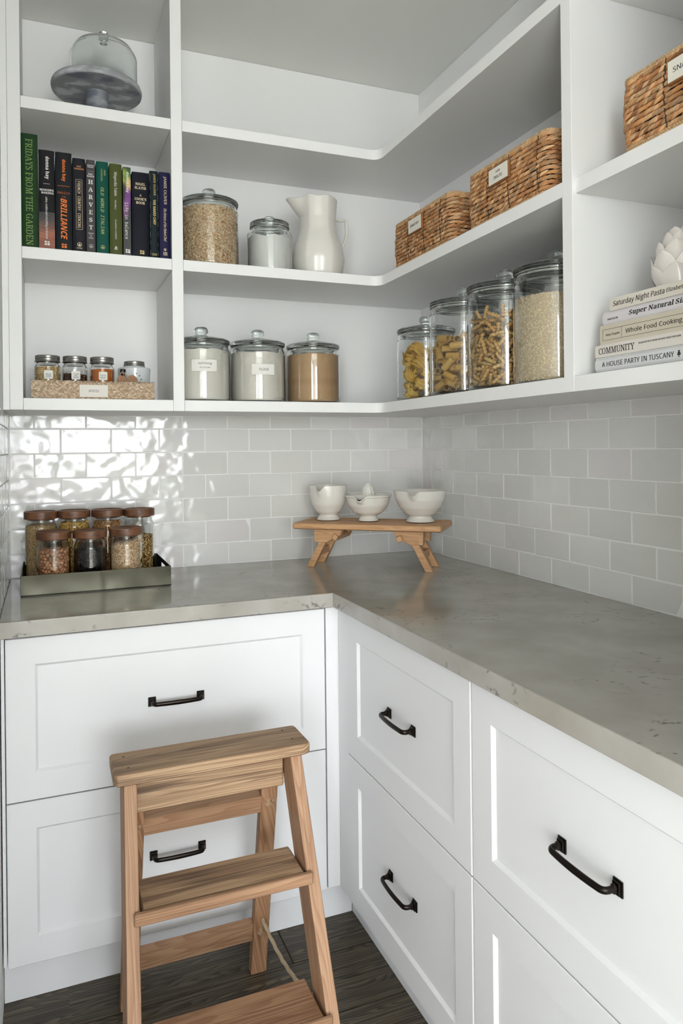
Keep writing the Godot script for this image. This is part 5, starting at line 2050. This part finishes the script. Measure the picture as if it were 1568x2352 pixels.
			stuff(pw2, "orange chipotle powder inside the rightmost spice jar", "spice")
	# white pot with holes and a steel lid
	var pt := thing("garlic_pot", "small white ceramic pot with air holes and a steel lid in the tray", "pot", Vector3(-1.0490, y, 0.205))
	var pr := 0.0440
	var pm2 := MB.new()
	pm2.lathe(rounded([Vector3(0, 0.0, 0), Vector3(pr - 0.004, 0.0, 0.003), Vector3(pr - 0.001, 0.045, 0.01), Vector3(pr + 0.0015, 0.0895, 0.002), Vector3(pr - 0.002, 0.0915, 0.002), Vector3(0.031, 0.0925, 0.003), Vector3(0.0300, 0.0960, 0.001), Vector3(0, 0.0960, 0)], 5), 56)
	part("body", pm2, ceramic(Color(0.82, 0.835, 0.84)), pt)
	var hl := MB.new()
	for q in [[0.0, 0.0725], [-0.0085, 0.0665], [0.0090, 0.0662], [0.0005, 0.0560], [0.0135, 0.0560], [-0.0140, 0.0600], [-0.0040, 0.0480], [0.0090, 0.0480]]:
		var a: float = q[0] / pr + 0.02
		hl.xf = Transform3D(Basis(Vector3.UP, a), Vector3.ZERO) * Transform3D(Basis(Vector3.RIGHT, PI / 2), Vector3(0, q[1], pr + 0.00025))
		hl.lathe(PackedVector2Array([Vector2(0, -0.0014), Vector2(0.00165, -0.0014), Vector2(0.00165, 0.0004), Vector2(0, 0.0004)]), 12)
	part("air_hole", hl, ink(Color(0.03, 0.03, 0.03)), pt)
	var pl := MB.new()
	pl.lathe(rounded([Vector3(0, 0.0962, 0), Vector3(0.0295, 0.0962, 0.001), Vector3(0.0300, 0.0985, 0.001), Vector3(0.0285, 0.0995, 0.0006), Vector3(0.0295, 0.1020, 0.001), Vector3(0.0285, 0.1035, 0.0006), Vector3(0.0290, 0.1105, 0.003), Vector3(0, 0.1115, 0)], 4), 48)
	part("lid", pl, steel, pt)
	# little brown bottle with twine and two round kraft tags
	var bt := thing("spice_bottle", "tiny brown bottle tied with twine and round kraft tags", "bottle", Vector3(-1.0855, y, 0.2560))
	var bb := MB.new()
	bb.lathe(rounded([Vector3(0, 0, 0), Vector3(0.0085, 0, 0.002), Vector3(0.0085, 0.060, 0.006), Vector3(0.0055, 0.068, 0.003), Vector3(0.0055, 0.074, 0.001), Vector3(0, 0.074, 0)], 5), 28)
	part("body", bb, plain(Color(0.12, 0.055, 0.035), 0.12), bt)
	var cp := MB.new()
	cp.lathe(rounded([Vector3(0, 0.0735, 0), Vector3(0.0078, 0.0735, 0.001), Vector3(0.0078, 0.0830, 0.002), Vector3(0, 0.0835, 0)], 4), 28)
	part("cap", cp, plain(Color(0.05, 0.045, 0.045), 0.35), bt)
	for q in [[-0.004, 0.0505, 0.014], [0.0235, 0.0505, 0.0155]]:
		var tg := MB.new()
		tg.xf = Transform3D(Basis(Vector3.UP, 0.1) * Basis(Vector3.RIGHT, PI / 2 - 0.15), Vector3(q[0], q[1], 0.0115))
		tg.lathe(rounded([Vector3(0, -0.0006, 0), Vector3(q[2], -0.0006, 0.0003), Vector3(q[2], 0.0006, 0.0003), Vector3(0, 0.0006, 0)], 3), 32)
		part("kraft_tag", tg, plain(Color(0.64, 0.48, 0.37), 0.85), bt)
	var tw := MB.new()
	for q in [[Vector3(-0.007, 0.072, 0.006), Vector3(0.004, 0.070, 0.011), Vector3(0.012, 0.058, 0.014), Vector3(0.019, 0.049, 0.015), Vector3(0.036, 0.0500, 0.016)], [Vector3(-0.002, 0.076, 0.008), Vector3(-0.008, 0.066, 0.011), Vector3(-0.012, 0.052, 0.013)], [Vector3(-0.003, 0.074, 0.009), Vector3(0.003, 0.062, 0.012), Vector3(0.004, 0.048, 0.014)], [Vector3(0.0, 0.074, 0.009), Vector3(0.008, 0.066, 0.013), Vector3(0.021, 0.050, 0.016)]]:
		var cv := Curve3D.new()
		for k in q.size():
			var tn: Vector3 = (q[mini(k + 1, q.size() - 1)] - q[maxi(k - 1, 0)]) / 6.0
			cv.add_point(q[k], -tn, tn)
		tw.tube(cv.tessellate(4, 3), PackedFloat32Array([0.0007]), PackedFloat32Array([0.0007]), Vector3(0.1, 0.2, 1), 6)
	part("twine", tw, plain(Color(0.76, 0.66, 0.52), 0.9), bt)


# ------------------------------------------------------------------ tray of jars on the worktop
func tray_jars() -> void:
	var x0 := -1.3530
	var x1 := -0.9670
	var z0 := 0.0440
	var z1 := 0.3150
	var o := thing("metal_tray", "dark brushed metal tray with low sides holding seven wooden-lidded jars", "tray", Vector3((x0 + x1) / 2.0, WT, (z0 + z1) / 2.0))
	var w := x1 - x0
	var d := z1 - z0
	var h := 0.0550
	var metal := plain(Color(0.25, 0.245, 0.205), 0.27, 0.92)
	metal.roughness_texture = null
	var nt := noise_normal(0.008, 256, 4.0, 33, 2)
	metal.normal_enabled = true
	metal.normal_texture = nt
	metal.normal_scale = 0.5
	triplanar(metal, 3.0)
	var bs := MB.new()
	bs.box(Vector3(0, 0.0025, 0), Vector3(w, 0.004, d), 0.0008)
	part("base", bs, metal, o)
	for s in [-1, 1]:
		var sd := MB.new()
		sd.box(Vector3(0, h / 2 + 0.0005, s * (d / 2 - 0.0012)), Vector3(w, h - 0.001, 0.0024), 0.0008)
		part("side", sd, metal, o)
		# ends with a hand slot
		var en := MB.new()
		var ex: float = s * (w / 2 - 0.0012)
		en.box(Vector3(ex, 0.0145, 0), Vector3(0.0024, 0.025, d - 0.005), 0.0006)
		en.box(Vector3(ex, h - 0.0065, 0), Vector3(0.0024, 0.013, d - 0.005), 0.0006)
		for e in [-1, 1]:
			en.box(Vector3(ex, 0.0345, e * (d / 4.0 + 0.020)), Vector3(0.0024, 0.017, d / 2.0 - 0.045), 0.0006)
		part("end", en, metal, o)
	var tex := wood_image(Vector2i(512, 128), Color(0.54, 0.365, 0.25), Color(0.375, 0.24, 0.16), Color(0.23, 0.145, 0.095), 91, 9.0, 0.6, 0.6, 0.8)
	var walnut := plain(Color.WHITE, 0.45)
	walnut.albedo_texture = tex
	triplanar(walnut, 1.0, false)
	walnut.uv1_scale = Vector3(7.0, 22.0, 22.0)
	var specs := [
		["tall jar of brown rice with a walnut lid, back left of the tray", -1.303, 0.118, 1.107, 1.0665],
		["tall jar of yellow pasta sticks with a walnut lid, second in the back row", -1.214, 0.118, 1.107, 1.069],
		["tall jar of tan grain with a walnut lid, third in the back row", -1.121, 0.118, 1.106, 1.070],
		["tall jar of golden seeds, not quite two thirds full, back right of the tray", -1.030, 0.118, 1.104, 1.024],
		["short jar of chickpeas with a walnut lid, front left of the tray", -1.271, 0.245, 1.062, 1.0135],
		["short jar of black beans with a walnut lid, front middle of the tray", -1.177, 0.245, 1.060, 1.006],
		["short jar of pale pearl grains with a walnut lid, front right of the tray", -1.081, 0.245, 1.063, 1.021],
	]
	var sk := MB.new()
	sk.tube(PackedVector3Array([Vector3(-0.5, 0, 0), Vector3(0.5, 0, 0)]), PackedFloat32Array([0.5]), PackedFloat32Array([0.5]), Vector3.UP, 7)
	var stick := sk.done()
	var yb := WT + 0.0052
	var r := 0.0432
	for k in 7:
		var s: Array = specs[k]
		var at := Vector3(s[1], yb, s[2])
		var j := thing("lidded_jar", s[0], "jar", at, 0.0, "walnut-lidded jars in the metal tray")
		var top: float = s[3] - yb        # top of the wooden lid
		var yl := top - 0.0215            # underside of the lid
		var key := "walnut_jar_%.3f" % yl
		if not M.has(key):
			var g := MB.new()
			g.lathe(rounded([Vector3(0, 0.001, 0), Vector3(r - 0.008, 0.0, 0.002), Vector3(r, 0.0, 0.006), Vector3(r, yl - 0.024, 0.014), Vector3(r - 0.0065, yl - 0.008, 0.008), Vector3(r - 0.0062, yl - 0.0004, 0.001), Vector3(r - 0.0085, yl - 0.0004, 0.001), Vector3(r - 0.0085, yl - 0.008, 0.008), Vector3(r - 0.0022, yl - 0.025, 0.014), Vector3(r - 0.0022, 0.004, 0.004), Vector3(0, 0.004, 0)], 6), 56, 0.75)
			M[key] = g.done()
		mi("body", M[key], glass(Color(0.985, 0.99, 0.985)), j)
		var rl := 0.0455 if k < 4 else 0.0452
		var ld := MB.new()
		ld.lathe(rounded([Vector3(0, yl - 0.004, 0), Vector3(r - 0.0088, yl - 0.004, 0.001), Vector3(r - 0.0088, yl, 0.0), Vector3(rl, yl, 0.002), Vector3(rl, top, 0.003), Vector3(rl - 0.0065, top, 0.002), Vector3(rl - 0.0085, top - 0.003, 0.002), Vector3(0, top - 0.003, 0)], 4), 56)
		var lo := part("lid", ld, walnut, j)
		lo.rotation.y = rng.randf() * TAU
		var rf := r - 0.0030
		var f: float = s[4] - yb
		match k:
			0: grain_heap("brown_rice", "brown rice filling the back left jar of the tray", "rice", at, rf, 0.0046, f, Vector2.ZERO, Vector3(0.0066, 0.0022, 0.0021), [Color(0.92, 0.77, 0.54), Color(0.98, 0.84, 0.62), Color(0.85, 0.70, 0.47), Color(0.96, 0.86, 0.68)], 5200, Color(0.74, 0.60, 0.40), 0.25)
			1: grain_heap("pasta_sticks", "short yellow pasta sticks in the second back jar", "pasta", at, rf - 0.0015, 0.0046, f, Vector2.ZERO, Vector3(0.0190, 0.0022, 0.0021), [Color(0.98, 0.80, 0.42), Color(0.94, 0.73, 0.36), Color(1.0, 0.87, 0.55)], 1500, Color(0.60, 0.43, 0.18), 0.16, stick)
			2: grain_heap("wheat_grain", "tan wheat grain filling the third back jar", "grain", at, rf, 0.0046, f, Vector2.ZERO, Vector3(0.0055, 0.0028, 0.0026), [Color(0.86, 0.62, 0.40), Color(0.93, 0.70, 0.47), Color(0.77, 0.53, 0.32), Color(0.97, 0.78, 0.55)], 4200, Color(0.56, 0.38, 0.22), 0.25)
			3: grain_heap("golden_seed", "golden seeds partly filling the back right jar", "seed", at, rf, 0.0046, f, Vector2.ZERO, Vector3(0.0046, 0.0033, 0.0030), [Color(0.84, 0.65, 0.31), Color(0.95, 0.79, 0.46), Color(0.66, 0.48, 0.21), Color(0.98, 0.86, 0.60), Color(0.53, 0.39, 0.18)], 3600, Color(0.40, 0.27, 0.12), 0.3)
			4: chickpea_heap(at, rf, f)
			5: grain_heap("black_beans", "small black beans half filling the front middle jar", "beans", at, rf, 0.0046, f, Vector2(0.0, 0.0), Vector3(0.0050, 0.0042, 0.0038), [Color(0.075, 0.062, 0.058), Color(0.10, 0.08, 0.07), Color(0.055, 0.048, 0.048), Color(0.16, 0.11, 0.08)], 2300, Color(0.035, 0.028, 0.026), 0.3)
			6: grain_heap("pearl_grains", "pale round pearl grains sloping in the front right jar", "grain", at, rf, 0.0046, f, Vector2(0.22, 0.0), Vector3(0.0046, 0.0044, 0.0042), [Color(0.97, 0.83, 0.66), Color(1.0, 0.88, 0.73), Color(0.92, 0.77, 0.58), Color(1.0, 0.91, 0.78)], 3000, Color(0.78, 0.61, 0.43), 0.3)


func chickpea_heap(at: Vector3, r: float, h: float) -> void:
	# chickpeas are laid in rings against the glass and over the top
	var mm := MultiMesh.new()
	mm.transform_format = MultiMesh.TRANSFORM_3D
	mm.use_colors = true
	var mb := MB.new()
	mb.lathe(rounded([Vector3(0, -0.5, 0), Vector3(0.36, -0.46, 0.2), Vector3(0.5, 0.0, 0.45), Vector3(0.30, 0.46, 0.25), Vector3(0.06, 0.58, 0.05), Vector3(0, 0.56, 0)], 4), 12, 0.3)
	mm.mesh = mb.done()
	var spots := []
	var d := 0.0098
	var y := 0.0050 + d / 2.0
	var row := 0
	while y < h + 0.002:
		for ring in 3:
			var rr := r - d * 0.5 - ring * d * 0.92
			var n := int(TAU * rr / d)
			for k in n:
				var a := TAU * (k + 0.5 * (row % 2) + rng.randfn(0, 0.12)) / n
				spots.append(Vector3(cos(a) * (rr + rng.randfn(0, 0.0004)), y + rng.randfn(0, 0.0016), sin(a) * rr))
		y += d * 0.86
		row += 1
	mm.instance_count = spots.size()
	var cols := [Color(0.84, 0.60, 0.43), Color(0.79, 0.54, 0.37), Color(0.88, 0.66, 0.49)]
	for k in spots.size():
		var bs := Basis(Vector3(rng.randfn(), rng.randfn(), rng.randfn()).normalized(), rng.randf() * TAU)
		mm.set_instance_transform(k, Transform3D(bs * Basis.from_scale(Vector3.ONE * d * rng.randf_range(0.88, 1.06)), spots[k]))
		mm.set_instance_color(k, ((cols[rng.randi() % 3] as Color) * rng.randf_range(0.9, 1.08)).srgb_to_linear())
	var o := MultiMeshInstance3D.new()
	o.name = "chickpeas"
	o.multimesh = mm
	o.material_override = M.grain
	o.position = at
	add_child(o)
	stuff(o, "reddish tan chickpeas filling the front left jar of the tray", "beans")


# ------------------------------------------------------------------ step ladder
func ladder() -> void:
	var texs := [
		wood_image(Vector2i(1024, 256), Color(0.70, 0.56, 0.44), Color(0.58, 0.425, 0.31), Color(0.46, 0.325, 0.23), 121, 13.0, 0.45, 0.45, 0.55),
		wood_image(Vector2i(1024, 256), Color(0.69, 0.54, 0.41), Color(0.54, 0.38, 0.265), Color(0.42, 0.29, 0.195), 133, 10.0, 0.55, 0.5, 0.6)]
	var worn := wood_image(Vector2i(1024, 256), Color(0.75, 0.63, 0.50), Color(0.57, 0.445, 0.33), Color(0.36, 0.27, 0.195), 163, 9.0, 1.0, 0.6, 0.5)
	var a := wood_mat(texs[0], 1.7, 0.20, 0.62)
	var b := wood_mat(texs[1], 1.7, 0.20, 0.62)
	var wn := wood_mat(worn, 1.6, 0.16, 0.6)
	for m in [a, b, wn]:
		m.heightmap_scale = 0.12
	var cx := -0.9715
	var o := thing("step_ladder", "old wooden step ladder with worn treads standing before the drawers", "ladder", Vector3(cx, 0, 0.9))
	var Z := func(z: float) -> float: return z - 0.9
	# top tread, worn and with knocked corners
	var t := MB.new()
	var outline := rounded([Vector3(-0.2020, -0.0565, 0.008), Vector3(0.2020, -0.0565, 0.014), Vector3(0.2030, 0.0500, 0.012), Vector3(0.1850, 0.0575, 0.02), Vector3(-0.1960, 0.0580, 0.006), Vector3(-0.2025, 0.0480, 0.008)], 4, true)
	var soft := PackedVector2Array()
	for q in outline:
		soft.append(q + Vector2(0.968 - 0.968, 0.0))
	t.xf = Transform3D(Basis.IDENTITY, Vector3(0, 0, Z.call(0.8560)))
	t.prism(soft, 0.6260, 0.6500, 0.0035, 0.6)
	for k in t.uv.size():
		t.uv[k] = Vector2(t.v[k].x * 0.97 + 0.61, t.v[k].z * 1.2 + t.v[k].y * 1.3)
	part("top_tread", t, wn, o)
	# nail heads in the top
	for q in [[-0.176, 0.826], [-0.172, 0.884], [0.166, 0.822], [0.172, 0.876]]:
		var nh := MB.new()
		nh.xf = Transform3D(Basis.IDENTITY, Vector3(q[0], 0.6492, Z.call(q[1])))
		nh.lathe(PackedVector2Array([Vector2(0, 0), Vector2(0.0026, 0), Vector2(0.0026, 0.0010), Vector2(0, 0.0010)]), 10)
		part("nail_head", nh, plain(Color(0.07, 0.055, 0.045), 0.6), o)
	# front stiles
	var k_lean := 0.385
	var ang := atan(k_lean)
	for s in [-1, 1]:
		var top := Vector3(s * 0.1705, 0.6262, Z.call(0.905))
		var bot := Vector3(s * 0.1900, 0.0, Z.call(0.905 + 0.6262 * k_lean))
		var dir := (top - bot).normalized()
		var side := Vector3(1, 0, 0)
		var fwd := side.cross(dir).normalized()
		side = dir.cross(fwd).normalized()
		var len := top.distance_to(bot)
		var depth := 0.0760
		var mb := MB.new()
		mb.uvo = Vector2(rng.randf() * 0.8, rng.randf() * 0.2)
		# ends are cut level: a sheared prism, made of a polygon in the (z, y) plane
		var dz := depth / cos(ang)
		var poly := PackedVector2Array([Vector2(bot.z, 0.0), Vector2(bot.z - dz, 0.0), Vector2(top.z - dz, top.y), Vector2(top.z, top.y)])
		# x of the board follows the splay
		mb.xf = Transform3D(Basis(Vector3(0, 0, 1), Vector3(1, 0, 0), Vector3(0, 1, 0)), Vector3.ZERO)
		mb.prism(poly, -0.0128, 0.0128, 0.0022)
		for q in mb.v.size():
			var f := mb.v[q].y / 0.6262
			mb.v[q].x += lerpf(bot.x, top.x, f)
			mb.uv[q] = Vector2(mb.v[q].y * 1.05 + (0.2 if s < 0 else 0.61), (mb.v[q].z + k_lean * mb.v[q].y) * 1.1 + mb.v[q].x * 1.1)
		part("stile", mb, a, o)
	# treads let into the stiles
	for q in [[0.4240, 0.9885, 0.3460, 0.1080, 0], [0.1960, 1.0790, 0.3560, 0.1120, 1]]:
		var mb := MB.new()
		mb.uvo = Vector2(0.35 + rng.randf() * 0.9, rng.randf() * 0.1)
		mb.box(Vector3(0, q[0] - 0.0125, Z.call(q[1] - q[3] / 2.0)), Vector3(q[2] - 0.0265, 0.025, q[3]), 0.0035, 0)
		# front lip wraps over the stile edge
		part("tread", mb, wn if q[4] == 0 else b, o)
		var lp := MB.new()
		lp.uvo = Vector2(0.35 + rng.randf() * 0.9, rng.randf() * 0.2)
		lp.box(Vector3(0, q[0] - 0.0125, Z.call(q[1] + 0.0035)), Vector3(q[2] + 0.004, 0.0248, 0.0090), 0.0025, 0)
		part("tread_edge", lp, a, o)
	# apron below the top
	var ap := MB.new()
	ap.uvo = Vector2(1.1, 0.05)
	ap.box(Vector3(0, 0.5850, Z.call(0.8480)), Vector3(0.3140, 0.0820, 0.0200), 0.002, 0)
	part("apron", ap, wn, o)
	# back frame, leaning the other way
	var bk := 0.250
	for s in [-1, 1]:
		var mb := MB.new()
		mb.uvo = Vector2(0.35 + rng.randf() * 0.9, rng.randf() * 0.2)
		var tp := Vector3(s * 0.1480, 0.5350, Z.call(0.7870))
		var bt := Vector3(s * 0.1525, 0.0, Z.call(0.787 - 0.535 * bk))
		var poly := PackedVector2Array([Vector2(bt.z, 0.0), Vector2(bt.z - 0.0230, 0.0), Vector2(tp.z - 0.0230, tp.y), Vector2(tp.z, tp.y)])
		mb.xf = Transform3D(Basis(Vector3(0, 0, 1), Vector3(1, 0, 0), Vector3(0, 1, 0)), Vector3.ZERO)
		mb.prism(poly, -0.0195, 0.0195, 0.0020)
		for q in mb.v.size():
			mb.v[q].x += lerpf(bt.x, tp.x, mb.v[q].y / 0.535)
			mb.uv[q] = Vector2(mb.v[q].y * 1.0 + 0.5 + 0.4 * s, mb.v[q].x * 1.3 + mb.v[q].z * 1.1)
		part("back_leg", mb, b, o)
		# round plug ends of the rail tenons
		for q in [0.4700, 0.1200]:
			var pg := MB.new()
			var zf: float = 0.787 - (0.535 - q) * bk
			pg.xf = Transform3D(Basis(Vector3.RIGHT, PI / 2 + atan(bk)), Vector3(lerpf(bt.x, tp.x, q / 0.535) + 0.002, q, Z.call(zf) - 0.0010))
			pg.lathe(rounded([Vector3(0, 0, 0), Vector3(0.0115, 0, 0), Vector3(0.0115, 0.0022, 0.0010), Vector3(0, 0.0026, 0)], 3), 20)
			part("plug", pg, wn, o)
	for q in [[0.4700, 0.0440, 0.0460], [0.1245, 0.0500, 0.0220]]:
		var mb := MB.new()
		mb.uvo = Vector2(0.35 + rng.randf() * 0.9, rng.randf() * 0.1)
		var zc: float = 0.787 - (0.535 - q[0]) * bk - 0.0120
		mb.xf = Transform3D(Basis(Vector3.RIGHT, atan(bk)), Vector3(0, q[0], Z.call(zc)))
		mb.box(Vector3(0, 0, -q[2] / 2.0 + 0.011), Vector3(0.2640, q[1], q[2]), 0.002, 0)
		part("back_rail", mb, a, o)
	# ropes that keep the frames from spreading
	for s in [-1, 1]:
		var from := Vector3(s * 0.1520, 0.1560, Z.call(0.6950))
		var to := Vector3(s * 0.1800, 0.1720, Z.call(1.0050))
		var rp := MB.new()
		for strand in 3:
			var path := PackedVector3Array()
			for k in 81:
				var f := k / 80.0
				var p := from.lerp(to, f) - Vector3.UP * 0.030 * 4.0 * f * (1.0 - f)
				var ph := f * 150.0 + TAU * strand / 3.0
				path.append(p + Vector3(cos(ph), sin(ph), 0) * 0.0024)
			rp.tube(path, PackedFloat32Array([0.0025]), PackedFloat32Array([0.0025]), Vector3(0, 1, 0), 6)
		# knot outside the stile
		rp.xf = Transform3D(Basis.IDENTITY, to + Vector3(s * 0.0190, 0.0, 0.006))
		rp.lathe(rounded([Vector3(0, -0.006, 0), Vector3(0.0065, -0.004, 0.003), Vector3(0.0075, 0.003, 0.004), Vector3(0, 0.007, 0)], 4), 14)
		rp.xf = Transform3D()
		part("rope", rp, plain(Color(0.80, 0.72, 0.60), 0.95), o)


func contents() -> void:
	cake_stand()
	books()
	spices()
	pantry_jars()
	pitcher()
	baskets()
	artichoke()
	tray_jars()
	riser_and_bowls()
	ladder()
